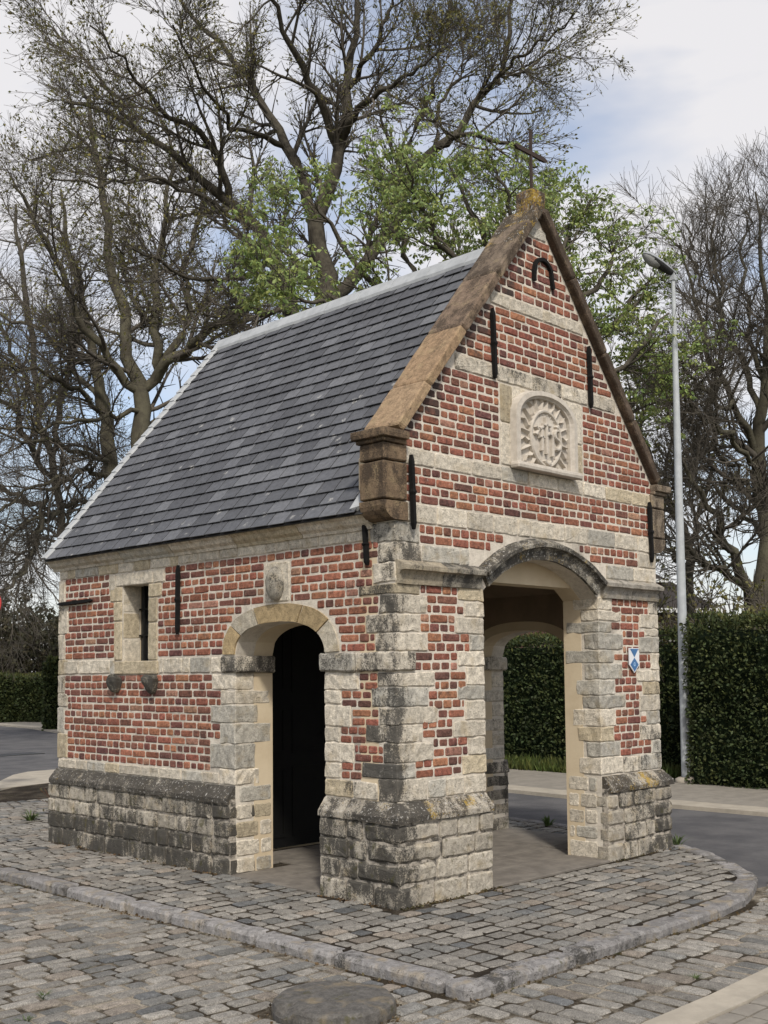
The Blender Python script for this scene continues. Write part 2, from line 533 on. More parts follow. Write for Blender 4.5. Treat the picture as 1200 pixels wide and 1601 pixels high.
def face_piece(fr, s0, s1, z0, z1, proud, r=0.008, jit=0.004, nh=1, nv=1, back=0.02, dome=0.0, bev=None):
    seed = random.random() * 100
    ol = outline(s0, s1, z0, z1, min(r, (s1 - s0) * .3, (z1 - z0) * .3), jit, nh, nv, seed)
    cs, cz = (s0 + s1) / 2, (z0 + z1) / 2
    bev = bev if bev is not None else r * 0.8
    n = len(ol)
    hs, hz = max((s1 - s0) / 2, 1e-4), max((z1 - z0) / 2, 1e-4)
    V = [fr.p(s, z, -back) for s, z in ol]
    V += [fr.p(s, z, proud - bev * 0.8) for s, z in ol]
    inn = []
    for s, z in ol:
        s2 = cs + (s - cs) * (1 - bev / hs); z2 = cz + (z - cz) * (1 - bev / hz)
        inn.append(fr.p(s2, z2, proud + random.uniform(-1, 1) * jit * 0.35))
    V += inn
    V.append(fr.p(cs, cz, proud + dome))
    Fc = []
    for i in range(n):
        j = (i + 1) % n
        Fc += [(i, j, n + j, n + i), (n + i, n + j, 2 * n + j, 2 * n + i), (2 * n + i, 2 * n + j, 3 * n)]
    if fr.flip: Fc = [f[::-1] for f in Fc]
    return V, Fc


def rbox(x0, x1, y0, y1, z0, z1, r=0.012, jit=0.006, seg=(4, 4, 2), freq=11.0):
    """rounded block with uneven faces"""
    nx, ny, nzv = seg
    V, idx, Fc = [], {}, []
    seed = random.random() * 50
    def axis(a, b_, n):
        if n < 3: return [a + (b_ - a) * q / n for q in range(n + 1)]
        rr = min(r, (b_ - a) * .2)
        return [a] + [a + rr + (b_ - a - 2 * rr) * q / (n - 2) for q in range(n - 1)] + [b_]
    gx, gy, gz = axis(x0, x1, nx), axis(y0, y1, ny), axis(z0, z1, nzv)
    def vid(i, j, k):
        if (i, j, k) in idx: return idx[(i, j, k)]
        p = Vector((gx[i], gy[j], gz[k]))
        # pull vertices near edges inwards to round the arrises
        e = [(i in (0, nx)), (j in (0, ny)), (k in (0, nzv))]
        c = Vector(((x0 + x1) / 2, (y0 + y1) / 2, (z0 + z1) / 2))
        if sum(e) >= 2:
            q = 0.42 if sum(e) == 2 else 0.7
            for a in range(3):
                if e[a]: p[a] += r * q * (1 if c[a] > p[a] else -1)
        d = noise.noise_vector(p * freq + Vector((seed, seed * .7, -seed)))
        p = p + Vector(d) * jit
        idx[(i, j, k)] = len(V); V.append(p)
        return idx[(i, j, k)]
    # spacing: put outer loops close to the arris
    for i in range(nx):
        for j in range(ny):
            Fc.append((vid(i, j, 0), vid(i, j + 1, 0), vid(i + 1, j + 1, 0), vid(i + 1, j, 0)))
            Fc.append((vid(i, j, nzv), vid(i + 1, j, nzv), vid(i + 1, j + 1, nzv), vid(i, j + 1, nzv)))
    for i in range(nx):
        for k in range(nzv):
            Fc.append((vid(i, 0, k), vid(i + 1, 0, k), vid(i + 1, 0, k + 1), vid(i, 0, k + 1)))
            Fc.append((vid(i, ny, k), vid(i, ny, k + 1), vid(i + 1, ny, k + 1), vid(i + 1, ny, k)))
    for j in range(ny):
        for k in range(nzv):
            Fc.append((vid(0, j, k), vid(0, j, k + 1), vid(0, j + 1, k + 1), vid(0, j + 1, k)))
            Fc.append((vid(nx, j, k), vid(nx, j + 1, k), vid(nx, j + 1, k + 1), vid(nx, j, k + 1)))
    return V, Fc


def corner_dirt(geo, t, d_left, d_front):
    """weathering heavier on the left-hand face of a corner stone"""
    return [(t[0], t[1], t[2], d_left + (d_front - d_left) * min(1, max(0, (v[0] - .02) / .22))) for v in geo[0]]


def put(kind, geo, tint, part, mat):
    if isinstance(tint, tuple): tint = [tint] * len(geo[0])
    PIECES.setdefault(kind, []).append((geo[0], geo[1], tint, part, mat))


def emit(kind, parts, limit=300, joined=None):
    """the pieces that show largest become objects, the rest one joined part each"""
    L = PIECES.get(kind, [])
    scored = []
    for i, (V, Fc, t, part, mat) in enumerate(L):
        uv, d = to_px(np.array(V))
        u0, v0 = uv.min(0); u1, v1 = uv.max(0)
        w = max(0, min(u1, 1200) - max(u0, 0)); h = max(0, min(v1, 1601) - max(v0, 0))
        scored.append((w * h if d.min() > 0.1 else 0, i))
    scored.sort(reverse=True)
    single = set(i for a, i in scored[:limit] if a > 0)
    rest = {}
    for i, (V, Fc, t, part, mat) in enumerate(L):
        if i in single:
            me = mesh_from(kind, V, Fc, t)
            link(kind, me, M[mat], parts[part])
        else:
            rest.setdefault((part, mat), MB()).add(V, Fc, t)
    for (part, mat), mb in rest.items():
        mb.build(joined or kind, M[mat], parts[part], kind='stuff' if len(L) > limit else None)


def brick_tint(dirt=0.0):
    h = random.random()
    if h < 0.50: c = (0.262, 0.106, 0.070)
    elif h < 0.76: c = (0.185, 0.083, 0.063)
    elif h < 0.88: c = (0.335, 0.148, 0.088)
    elif h < 0.95: c = (0.135, 0.066, 0.055)
    else: c = (0.32, 0.175, 0.12)
    k = random.uniform(0.86, 1.16)
    return (c[0] * k, c[1] * k * random.uniform(.92, 1.08), c[2] * k, dirt)


def stone_tint(dirt=0.25, warm=0.0):
    k = random.uniform(0.80, 1.10)
    c = np.array((0.61, 0.548, 0.445)) * k
    if random.random() < 0.07 + warm:
        c = np.array((0.50, 0.425, 0.30)) * k
    elif random.random() < 0.2:
        c = np.array((0.47, 0.44, 0.375)) * k
    return (float(c[0]), float(c[1]), float(c[2]), max(0.0, min(1.0, dirt + random.uniform(-.14, .16))))


def plinth_tint(dirt=0.75):
    k = random.uniform(0.75, 1.1)
    return (0.45 * k, 0.405 * k, 0.33 * k, max(0.0, min(1.0, dirt + random.uniform(-.06, .06))))


def subtract(iv, cuts, gap=0.010):
    out = [iv]
    for a, b in cuts:
        nxt = []
        for s, e in out:
            if b + gap <= s or a - gap >= e: nxt.append((s, e)); continue
            if a - gap > s: nxt.append((s, a - gap))
            if b + gap < e: nxt.append((b + gap, e))
        out = nxt
    return [(s, e) for s, e in out if e - s > 0.022]


def brick_course(fr, part, z0, z1, iv, cuts, stretcher, dirt=0.0, off=None, proud=0.003, edge_dirt=None):
    g = 0.0125
    for s, e in subtract(iv, cuts):
        L = 0.188 if stretcher else 0.088
        x = s
        first = random.uniform(0.45, 1.0) * L if off is None else off * L
        w = first
        while x < e - 0.012:
            w2 = min(w, e - x)
            if e - (x + w2) < 0.035: w2 = e - x
            if w2 > 0.018:
                put('brick', face_piece(fr, x, x + w2, z0 + g * .5 + random.uniform(-.002, .002), z1 - g * .5 + random.uniform(-.002, .002),
                                        proud + random.uniform(-.003, .003), 0.009, 0.0038, 2 if w2 > .12 else 1, 1, dome=0.001), brick_tint(dirt if not edge_dirt else dirt + .5 * max(0, 1 - min(x - edge_dirt[0], edge_dirt[1] - x) / .45)), part, 'brick')
            x += w2 + g
            w = L * random.uniform(0.9, 1.08)
            if not stretcher and random.random() < 0.07: w = 0.16

# ================================================================== GROUND
ZR = -0.065           # road level beside the raised chapel pavement (z = 0)


def sheet(name, pts, z, mat, label=None, kind='structure', parent=None):
    me = mesh_from(name, [(x, y, z) for x, y in pts], [tuple(range(len(pts)))])
    o = link(name, me, M[mat], parent)
    return tag(o, label, None, None, kind)


def solid(name, pts, z0, z1, mat, parent=None, kind='structure'):
    n = len(pts)
    V = [(x, y, z0) for x, y in pts] + [(x, y, z1) for x, y in pts]
    Fc = [tuple(range(n, 2 * n))] + [(i, (i + 1) % n, n + (i + 1) % n, n + i) for i in range(n)]
    o = link(name, mesh_from(name, V, Fc), M[mat], parent)
    if kind: o['kind'] = kind
    return o


sheet('ground', [(-400, -400), (400, -400), (400, 400), (-400, 400)], -0.14, 'ground', 'grass and bare earth around the roads')
road_pts = [(-1.5, -30), (6.62, -30), (6.62, 3.0), (6.9, 6.0), (7.6, 10), (8.8, 16), (10.4, 22), (12.0, 28), (12.4, 32), (11, 38), (0, 46), (-30, 46), (-30, 12), (-1.5, 9)]
sheet('road', road_pts, ZR - 0.018, 'asphalt', 'grey asphalt road passing behind the chapel')
# far pavement: a pale concrete edging, then pavers up to the hedge
edge_in = [(6.62, -30), (6.62, 3.0), (6.9, 6.0), (7.6, 10), (8.8, 16), (10.4, 22), (12.0, 28), (12.4, 32)]


def off_path(path, d):
    out = []
    for i, p in enumerate(path):
        a = Vector(path[max(0, i - 1)]); b_ = Vector(path[min(len(path) - 1, i + 1)])
        t = (b_ - a).normalized()
        nrm = Vector((t.y, -t.x))
        out.append((p[0] + nrm.x * d, p[1] + nrm.y * d))
    return out


def strip(name, path, d0, d1, z0, z1, mat, parent=None, kind='structure'):
    A, B = off_path(path, d0), off_path(path, d1)
    return solid(name, A + B[::-1], z0, z1, mat, parent, kind)


strip('road_edging', edge_in, 0.0, 0.45, -0.2, -0.035, 'concrete')
strip('far_pavement', edge_in, 0.45, 2.5, -0.2, -0.045, 'paver')
# pale concrete nose of the island behind the chapel, at the left
solid('island_edging', [(0.9, 8.95), (2.17, 10.1), (3.1, 10.3), (5, 10.3), (5, 12.2), (4.26, 12.43), (3.8, 12.39), (3.35, 12.03), (2.6, 11.05), (1.5, 9.9)], -0.2, -0.03, 'concrete')

# ---- raised pavement round the chapel, with kerb
kerb_path = [(-1.185, 9.0), (-1.185, -1.63)]
front_curve = [(-1.185, -1.63), (0.0, -1.635), (0.95, -1.625), (1.6, -1.625), (2.2, -1.53), (2.65, -1.30), (3.0, -1.0), (3.32, -0.65), (3.62, -0.22), (3.86, 0.2), (4.02, 0.8), (4.12, 1.6), (4.2, 2.4), (4.3, 5.0), (4.35, 8.0)]
plat_pts = [(-1.185, 6.3)] + front_curve + [(4.6, 10.2), (3.4, 10.2), (2.2, 9.8), (0.4, 8.3), (-1.0, 7.6)]
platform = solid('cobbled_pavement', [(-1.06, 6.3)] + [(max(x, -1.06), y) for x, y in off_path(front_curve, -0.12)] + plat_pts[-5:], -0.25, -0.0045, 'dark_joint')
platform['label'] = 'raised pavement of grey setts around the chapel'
# road of setts on the left and in front
sett_pts = [(-9, -6), (-0.4, -6), (0.6, -2.53), (2.3, -2.53), (2.7, -2.1), (3.0, -1.4), (1.5, -1.2), (-0.8, -1.0), (-0.8, 7.6), (0.2, 8.3), (-9, 4.3)]
cobble_road = sheet('cobbled_road', sett_pts, ZR - 0.0005, 'joint', 'lower roadway of worn grey setts in the foreground')

kerbs = empty('kerb', (-1.2, 0, 0), 'rough grey limestone kerb edging the raised pavement', None, None, 'structure')


def kerb_stone(a, b, w=0.165):
    a, b = Vector((a[0], a[1], 0)), Vector((b[0], b[1], 0))
    t = (b - a); L = t.length; t.normalize()
    nrm = Vector((t.y, -t.x, 0))                      # towards the road (right-hand side of path)
    V, Fc = rbox(0.014, L - 0.010, -w, 0.0, -0.20, 0.004 + random.uniform(-.006, .006), 0.020, 0.011, (max(5, int(L / .08)), 5, 6), 7.0)
    # travelled direction: local x along t, local y negative = inwards
    W = [a + t * v.x + nrm * v.y + Vector((0, 0, v.z)) for v in V]
    k = random.uniform(.78, 1.15)
    put('kerb_stone', (W, Fc), (0.275 * k, 0.262 * k, 0.25 * k, random.uniform(0.40, 0.58)), 'kerb', 'kerb')


def along(path, lens):
    """cut a polyline in chords of the given lengths"""
    P = [Vector((p[0], p[1])) for p in path]
    seg = [(P[i + 1] - P[i]).length for i in range(len(P) - 1)]
    tot = sum(seg)
    def pt(d):
        for i, s in enumerate(seg):
            if d <= s or i == len(seg) - 1: return P[i].lerp(P[i + 1], min(1, d / s))
            d -= s
    out, d, i = [pt(0)], 0, 0
    while d < tot - 0.05:
        d = min(tot, d + lens[i % len(lens)]); i += 1
        out.append(pt(d))
    return [(p.x, p.y) for p in out]


cuts = along([(-1.185, 8.0), (-1.185, -1.63)], [0.62, 0.8, 0.55, 0.9, 0.7, 0.85, 0.6])
for a, b_ in zip(cuts, cuts[1:]):
    j = random.uniform(-.012, .012)
    kerb_stone((a[0] + j, a[1]), (b_[0] + j, b_[1]))
cuts = along(front_curve[:-2], [0.95, 0.75, 0.9, 0.5, 0.8, 0.62, 0.42, 0.42, 0.40, 0.40, 0.42, 0.5])
for a, b_ in zip(cuts, cuts[1:]):
    kerb_stone(a, b_)

# ---- setts
def in_poly(x, y, poly):
    c = False
    n = len(poly)
    for i in range(n):
        x0, y0 = poly[i]; x1, y1 = poly[(i + 1) % n]
        if (y0 > y) != (y1 > y) and x < (x1 - x0) * (y - y0) / (y1 - y0) + x0: c = not c
    return c


inner_front = off_path(front_curve, -0.172)
plat_in = [(-1.012, 6.25)] + [(max(x, -1.012), y) for x, y in inner_front] + [(4.5, 10.0), (3.4, 10.0), (2.2, 9.3), (0.4, 8.1), (-0.9, 7.4)]


def near_view(x, y, mu=260):
    uv, d = to_px(np.array([[x, y, 0.0]]))
    return d[0] > 0.3 and -mu < uv[0, 0] < 1200 + mu and uv[0, 1] < 1601 + 170


def sett(cx, cy, lx, ly, rot, ztop, tint, part, far=False):
    n = 8
    ca, sa = math.cos(rot), math.sin(rot)
    hx, hy = lx / 2, ly / 2
    k = 0.17
    base = [(-hx + k * hy, -hy), (hx - k * hy, -hy), (hx, -hy + k * hy), (hx, hy - k * hy), (hx - k * hy, hy), (-hx + k * hy, hy), (-hx, hy - k * hy), (-hx, -hy + k * hy)]
    j = 0.0065
    pts = [(x + random.uniform(-j, j), y + random.uniform(-j, j)) for x, y in base]
    tx, ty = random.uniform(-.028, .028), random.uniform(-.03, .03)
    V = []
    for s, dz in ((1.0, -0.05), (1.0, -0.008), (0.94, -0.0015), (0.6, 0.0025)):
        for x, y in pts:
            X, Y = x * s, y * s
            V.append((cx + ca * X - sa * Y, cy + sa * X + ca * Y, ztop + dz + X * tx + Y * ty + random.uniform(-.0015, .0015)))
    V.append((cx, cy, ztop + 0.004))
    Fc = []
    for q in range(3):
        if q == 0 and far: continue
        for i in range(n):
            jn_ = (i + 1) % n
            Fc.append((q * n + i, q * n + jn_, (q + 1) * n + jn_, (q + 1) * n + i))
    for i in range(n): Fc.append((3 * n + i, 3 * n + (i + 1) % n, 4 * n))
    put('cobblestone' , (V, Fc), tint, part, 'sett')


def sett_tint():
    h = random.random(); k = random.uniform(.80, 1.38)
    c = (0.205, 0.190, 0.165) if h < .66 else ((0.150, 0.145, 0.132) if h < .84 else ((0.20, 0.172, 0.14) if h < .95 else (0.105, 0.106, 0.104)))
    return (c[0] * k, c[1] * k, c[2] * k, 0)


def in_chapel(x, y, m_=0.0):
    return -0.07 - m_ < x < 3.51 + m_ and -0.07 - m_ < y < 4.66 + m_ and not (0.36 < 0)


# raised pavement: rows along x
y = -1.45
while y < 8.0:
    ly = random.uniform(0.122, 0.15)
    x = -1.012
    first = True
    while x < 4.3:
        lx = random.uniform(0.12, 0.205)
        if first: lx *= random.uniform(.55, 1.0); first = False
        if in_poly(x + .02, y + ly / 2, plat_in):
            while lx > .06 and not in_poly(x + lx, y + ly / 2, plat_in): lx -= .01
        cx, cy = x + lx / 2, y + ly / 2 + 0.030 * math.sin(x * 1.3 + y)
        ok = in_poly(cx, cy, plat_in)
        if ok and not in_chapel(cx, cy, 0.01) and near_view(cx, cy):
            sett(cx, cy, lx - 0.026, ly - 0.026, random.uniform(-.085, .085), 0.003 + random.uniform(-.004, .005), sett_tint(), 'pave', y > 4)
        x += lx
    y += ly
# roadway left: rows along x, long setts; strip in front: rows along y
y = -3.2
while y < 7.6:
    ly = random.uniform(0.10, 0.125)
    x = -6.2 + random.uniform(-.2, 0)
    while x < -1.22:
        lx = random.uniform(0.13, 0.225)
        if x + lx > -1.215: lx = -1.215 - x
        cx, cy = x + lx / 2, y + ly / 2 + 0.045 * math.sin(x * 1.1 + y * .4)
        if lx > 0.06 and (cx + 1.185) < (cy + 1.63) + 0.06 and near_view(cx, cy) and math.hypot(cx + 1.76, cy + 1.26) > 0.33:
            sett(cx, cy, lx - 0.027, ly - 0.027, random.uniform(-.085, .085), ZR + 0.007 + random.uniform(-.004, .006), sett_tint(), 'road', y > 3)
        x += lx
    y += ly
x = -4.0
while x < 2.9:
    lx = random.uniform(0.115, 0.145)
    y = -2.47 + random.uniform(-.02, .02) - (0.9 if x < -1.1 else 0)
    top = lambda xx: -1.655 + (0 if xx < 1.6 else 0.30 * (xx - 1.6) ** 1.4)
    while y < top(x) - 0.03:
        ly = random.uniform(0.19, 0.26)
        if y + ly > top(x) - 0.05: ly = top(x) - y
        cx, cy = x + lx / 2 + 0.012 * math.sin(y * 3), y + ly / 2
        if (cx + 1.185) > (cy + 1.63) + 0.06 and ly > 0.06 and near_view(cx, cy) and math.hypot(cx + 1.76, cy + 1.26) > 0.36:
            sett(cx, cy, lx - 0.027, ly - 0.027, random.uniform(-.085, .085), ZR + 0.007 + random.uniform(-.004, .006), sett_tint(), 'road')
        y += ly
    x += lx
# pale concrete kerb and beige pavers at the lower right
kp = [(-2.6, -2.55), (-1.6, -2.50), (-0.9, -2.48), (-0.3, -2.485), (0.4, -2.46), (1.2, -2.40), (2.0, -2.22), (2.8, -1.85), (3.3, -1.45)]
ck = strip('concrete_kerb', kp, 0.0, 0.185, -0.2, -0.045, 'concrete')
for ob in (ck,):
    ob['label'] = 'pale concrete kerb curving along the lower right corner'
fp = strip('near_pavement', kp, 0.187, 2.2, -0.2, -0.062, 'joint')
fp['label'] = 'beige block pavement beyond the pale kerb'
rows = [off_path(kp, 0.19 + i * 0.11) for i in range(4)]
for i in range(3):
    cs = along(rows[i], [0.21])
    for q, (a, b_) in enumerate(zip(cs, cs[1:])):
        mx, my = (a[0] + b_[0]) / 2, (a[1] + b_[1]) / 2
        if not near_view(mx, my - .05): continue
        ang = math.atan2(b_[1] - a[1], b_[0] - a[0])
        t = Vector((math.cos(ang), math.sin(ang))); nn = Vector((t.y, -t.x))
        V, Fc = rbox(0.004, math.hypot(b_[0] - a[0], b_[1] - a[1]) - 0.004, 0.004, 0.106, -0.1, -0.05, 0.006, 0.002, (2, 2, 1))
        W = [(a[0] + t.x * v.x + nn.x * v.y, a[1] + t.y * v.x + nn.y * v.y, v.z) for v in V]
        k = random.uniform(.85, 1.12)
        put('paving_block', (W, Fc), (0.30 * k, 0.27 * k, 0.225 * k, 0), 'near', 'paver')

emit('kerb_stone', {'kerb': kerbs}, 300)
emit('paving_block', {'near': fp}, 300)
for part, par in (('pave', platform), ('road', cobble_road)):
    keep = PIECES['cobblestone']
    PIECES['cobblestone'] = [p for p in keep if p[3] == part]
    emit('cobblestone', {part: par}, 300, 'far_cobbles')
    PIECES['cobblestone'] = keep

# ---- round stone lying in the roadway by the kerb corner
def lathe(profile, c, n=40, jit=0.0, freq=8):
    V, Fc = [], []
    m_ = len(profile)
    for i in range(n):
        a = 2 * math.pi * i / n
        for r, z in profile:
            p = Vector((c[0] + r * math.cos(a), c[1] + r * math.sin(a), c[2] + z))
            p += jn(p, freq, jit) if r > 0.01 else Vector((0, 0, 0))
            V.append(p)
    for i in range(n):
        for k in range(m_ - 1):
            a, b_ = i * m_ + k, ((i + 1) % n) * m_ + k
            Fc.append((a, b_, b_ + 1, a + 1))
    return V, Fc


stone_c = (-1.775, -1.265, ZR - 0.02)
root = empty('round_stone', stone_c, 'flat round grey millstone-like disc lying on the setts beside the kerb', 'stone')
mb = MB()
V, Fc = lathe([(0.30, 0.0), (0.305, 0.05), (0.30, 0.085), (0.285, 0.100), (0.2, 0.104), (0.1, 0.105), (0.0005, 0.105)], stone_c, 48, 0.008, 7)
V2 = []
for v in V:                      # a chip broken out of the rim
    d = (Vector((v[0], v[1])) - Vector((stone_c[0] - 0.295, stone_c[1] + 0.02))).length
    if d < 0.055 and v[2] > stone_c[2] + 0.06: v = Vector((v[0] + 0.02, v[1], v[2] - 0.035))
    V2.append(v)
mb.add(V2, Fc, (0.125, 0.117, 0.106, 0.4))
mb.build('disc', M['kerb'], root, False)

# ================================================================== CHAPEL
W_, L_ = 3.44, 4.59
XM = 1.72
chapel = empty('chapel', (0, 0, 0), 'small old brick and sandstone chapel with arched porch and slate roof', 'chapel')
TF, TS = 0.36, 0.385            # wall thicknesses, front and sides
ARC_C, ARC_R = 1.31, 1.18       # front arch
X1, X2 = 0.95, 2.49             # front opening
YD1, YD2 = 0.73, 1.80           # side openings
SPR, RISE = 1.745, 0.25
YDM, YDH = (YD1 + YD2) / 2, (YD2 - YD1) / 2


def zarch(x): return ARC_C + math.sqrt(max(0.0, ARC_R ** 2 - (x - XM) ** 2))
def zdoor(y, a=None, bb=RISE, e=2.35):
    a = a or YDH
    return SPR + bb * max(0.0, 1 - abs((y - YDM) / a) ** e) ** (1 / e)
def zg(x): return 5.34 - 1.225 * abs(x - XM)


def slab(mb, fr, ss, zlo, zhi, n0, n1):
    """wall panel between depths n0 (outer) and n1 (inner), columns at ss"""
    V, Fc = [], []
    for s in ss:
        V += [fr.p(s, zlo(s), n0), fr.p(s, zhi(s), n0), fr.p(s, zlo(s), n1), fr.p(s, zhi(s), n1)]
    for i in range(len(ss) - 1):
        a, b_ = 4 * i, 4 * i + 4
        Fc += [(a, b_, b_ + 1, a + 1), (a + 2, a + 3, b_ + 3, b_ + 2), (a, a + 2, b_ + 2, b_), (a + 1, b_ + 1, b_ + 3, a + 3)]
    e = 4 * (len(ss) - 1)
    Fc += [(0, 1, 3, 2), (e, e + 2, e + 3, e + 1)]
    mb.add(V, Fc)


def lin(a, b_, n): return [a + (b_ - a) * i / n for i in range(n + 1)]
cst = lambda v: (lambda s: v)

# --- wall cores: outer half mortar, inner half plaster
g = MB()
slab(g, FRONT, [0.003, X1], cst(0), zg, -0.003, -0.18)
slab(g, FRONT, lin(X1, X2, 32), zarch, zg, -0.003, -0.18)
slab(g, FRONT, [X2, W_ - 0.003], cst(0), zg, -0.003, -0.18)
gable_wall = g.build('gable_wall', M['mortar'], chapel)
g = MB()
slab(g, FRONT, [0.0032, X1 + .004], cst(0), cst(2.30), -0.1805, -TF)
slab(g, FRONT, lin(X1 + .004, X2 - .004, 32), lambda s: zarch(s) - .004, lambda s: max(zg(s) - .1, 2.35), -0.1805, -TF)
slab(g, FRONT, [X2 - .004, W_ - 0.0032], cst(0), cst(2.30), -0.1805, -TF)
slab(g, FRONT, [0.0034, XM, W_ - 0.0034], cst(2.301), lambda s: zg(s) - .1, -0.1815, -TF + .001)
g.build('gable_wall_plaster', M['plaster'], chapel)


def side(fr, n0, n1, mb, inner=False):
    d = 0.004 if inner else 0.0
    top = cst(2.66)
    slab(mb, fr, [TF + .0005, YD1 + d], cst(0), top, n0, n1)
    slab(mb, fr, lin(YD1 + d, YD2 - d, 32), lambda s: zdoor(s, YDH - d, RISE - d), top, n0, n1)
    if fr is LEFT:
        w0, w1 = 3.04, 3.46
        slab(mb, fr, [YD2 - d, w0], cst(0), top, n0, n1)
        slab(mb, fr, [w0, w1], cst(0), cst(1.70), n0, n1)
        slab(mb, fr, [w0, w1], cst(2.41), top, n0, n1)
        slab(mb, fr, [w1, L_ - 0.006], cst(0), top, n0, n1)
    else:
        slab(mb, fr, [YD2 - d, L_ - 0.006], cst(0), top, n0, n1)


g = MB(); side(LEFT, -0.003, -0.19, g)
side_wall = g.build('side_wall', M['mortar'], chapel)
g = MB(); side(LEFT, -0.1905, -TS, g, True); g.build('side_wall_plaster', M['plaster'], chapel)
RIGHT = Frame((W_, 0, 0), (0, 1, 0), (1, 0, 0))
g = MB(); side(RIGHT, -0.003, -0.19, g); far_wall = g.build('far_side_wall', M['mortar'], chapel)
g = MB(); side(RIGHT, -0.1905, -TS, g, True); g.build('far_wall_plaster', M['plaster'], chapel)
g = MB(); g.box(TS + .001, W_ - TS - .001, L_ - 0.36, L_ - 0.006, 0, 2.66); back_wall = g.build('back_wall', M['mortar'], chapel)
# inner partition of the porch with the black door, and the porch vault
g = MB(); g.box(TS + .001, W_ - TS - .001, 2.52, 2.72, 0, 2.64); g.build('porch_partition', M['plaster'], chapel)
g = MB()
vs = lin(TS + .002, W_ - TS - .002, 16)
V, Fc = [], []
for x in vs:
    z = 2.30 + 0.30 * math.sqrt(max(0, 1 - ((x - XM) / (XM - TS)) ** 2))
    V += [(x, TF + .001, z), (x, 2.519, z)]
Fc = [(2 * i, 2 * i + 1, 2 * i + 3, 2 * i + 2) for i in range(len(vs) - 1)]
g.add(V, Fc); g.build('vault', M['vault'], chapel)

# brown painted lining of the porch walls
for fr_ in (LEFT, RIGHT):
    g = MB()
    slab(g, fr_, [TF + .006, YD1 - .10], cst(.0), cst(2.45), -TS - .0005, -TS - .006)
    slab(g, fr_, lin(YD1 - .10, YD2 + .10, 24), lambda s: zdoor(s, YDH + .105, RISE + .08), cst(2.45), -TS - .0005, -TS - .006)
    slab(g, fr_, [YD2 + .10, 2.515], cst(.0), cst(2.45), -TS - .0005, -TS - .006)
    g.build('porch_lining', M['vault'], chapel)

# black double door
d_ = MB(); d_.box(0.52, 2.92, 2.455, 2.519, 0.03, 2.26)
door = d_.build('door', M['door'], chapel)
for i in range(2):
    for (za, zb) in ((0.12, 0.75), (0.87, 1.30), (1.42, 2.12)):
        for (xa, xb) in ((0.62, 1.08), (1.16, 1.64)):
            o_ = 0 if i == 0 else 3.44
            xs = (xa, xb) if i == 0 else (o_ - xb, o_ - xa)
            p_ = MB()
            bx0, bx1 = xs
            p_.box(bx0, bx1, 2.447, 2.4545, za, za + .03); p_.box(bx0, bx1, 2.447, 2.4545, zb - .03, zb)
            p_.box(bx0, bx0 + .03, 2.447, 2.4545, za + .0301, zb - .0301); p_.box(bx1 - .03, bx1, 2.447, 2.4545, za + .0301, zb - .0301)
            p_.build('door_panel', M['door'], door)
p_ = MB(); p_.box(1.58, 1.62, 2.40, 2.447, 1.02, 1.06); p_.box(1.48, 1.61, 2.395, 2.41, 1.03, 1.05); p_.build('door_handle', M['iron'], door)

# floor slabs of the porch
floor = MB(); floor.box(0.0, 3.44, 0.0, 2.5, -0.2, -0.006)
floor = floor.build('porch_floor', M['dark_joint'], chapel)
fx = [(-0.062, 0.62), (0.63, 1.28), (1.29, 1.98), (1.99, 2.72), (2.73, 3.49)]
fy = [(0.37, 0.74), (0.75, 1.42), (1.43, 1.98), (1.99, 2.45)]
for a, b_ in fx:
    o_ = random.uniform(-.12, .12)
    for i, (c_, d2) in enumerate(fy):
        aa, bb = a, b_
        if i != 1 and i != 2 or True:
            if i in (0, 3): aa, bb = max(a, 0.39), min(b_, 3.05)
            if i == 1: c_, d2 = 0.75, 1.42 + o_
            if i == 2: c_ = 1.43 + o_; d2 = min(d2, 1.79) if (a < 0.3 or b_ > 3.1) else d2
        put('floor_slab', rbox(aa, bb, c_, d2, -0.12, 0.008 + random.uniform(0, .004), 0.006, 0.003, (3, 3, 1)), (0.2, 0.18, 0.15, 0), 'floor', 'slab')
put('floor_slab', rbox(0.955, 2.485, -0.075, 0.36, -0.12, 0.014, 0.008, 0.004, (6, 3, 1)), (0.2, 0.18, 0.15, 0), 'floor', 'slab')
emit('floor_slab', {'floor': floor}, 300)

# --- plinth
PP = 0.065
g = MB()
g.box(-PP + .012, X1, -PP + .012, 0.004, 0, 0.60); g.box(X2, W_ + PP - .012, -PP + .012, 0.004, 0, 0.60)
g.box(-PP + .012, 0.004, 0.0045, YD1, 0, 0.60); g.box(-PP + .012, 0.004, YD2, L_ + PP - .012, 0, 0.60)
g.box(W_ - 0.004, W_ + PP - .012, 0.0045, YD1, 0, 0.60); g.box(W_ - .004, W_ + PP - .012, YD2, L_ + PP - .012, 0, 0.60)
g.box(0.0045, W_ - .0045, L_ - 0.004, L_ + PP - .012, 0, 0.60)
plinth = g.build('plinth', M['dirty_mortar'], chapel)
rows_z = [(-0.06, 0.135), (0.15, 0.277), (0.292, 0.417), (0.432, 0.556)]
PF = Frame((0, -PP, 0), (1, 0, 0), (0, -1, 0))
PL = Frame((-PP, 0, 0), (0, 1, 0), (-1, 0, 0))


def fill_row(fr, part, kind, z0, z1, s0, s1, lmin, lmax, tintf, mat, proud=0.006, gap=0.015, r=0.013, jit=0.009):
    s = s0
    while s < s1 - 0.03:
        w = random.uniform(lmin, lmax)
        e = min(s + w, s1)
        if s1 - e < lmin * .6: e = s1
        put(kind, face_piece(fr, s, e, z0 + random.uniform(-.004, .004), z1 + random.uniform(-.004, .004), proud + random.uniform(-.006, .006), r, jit, max(2, int((e - s) / .05)), 2, dome=0.003), tintf(), part, mat)
        s = e + gap


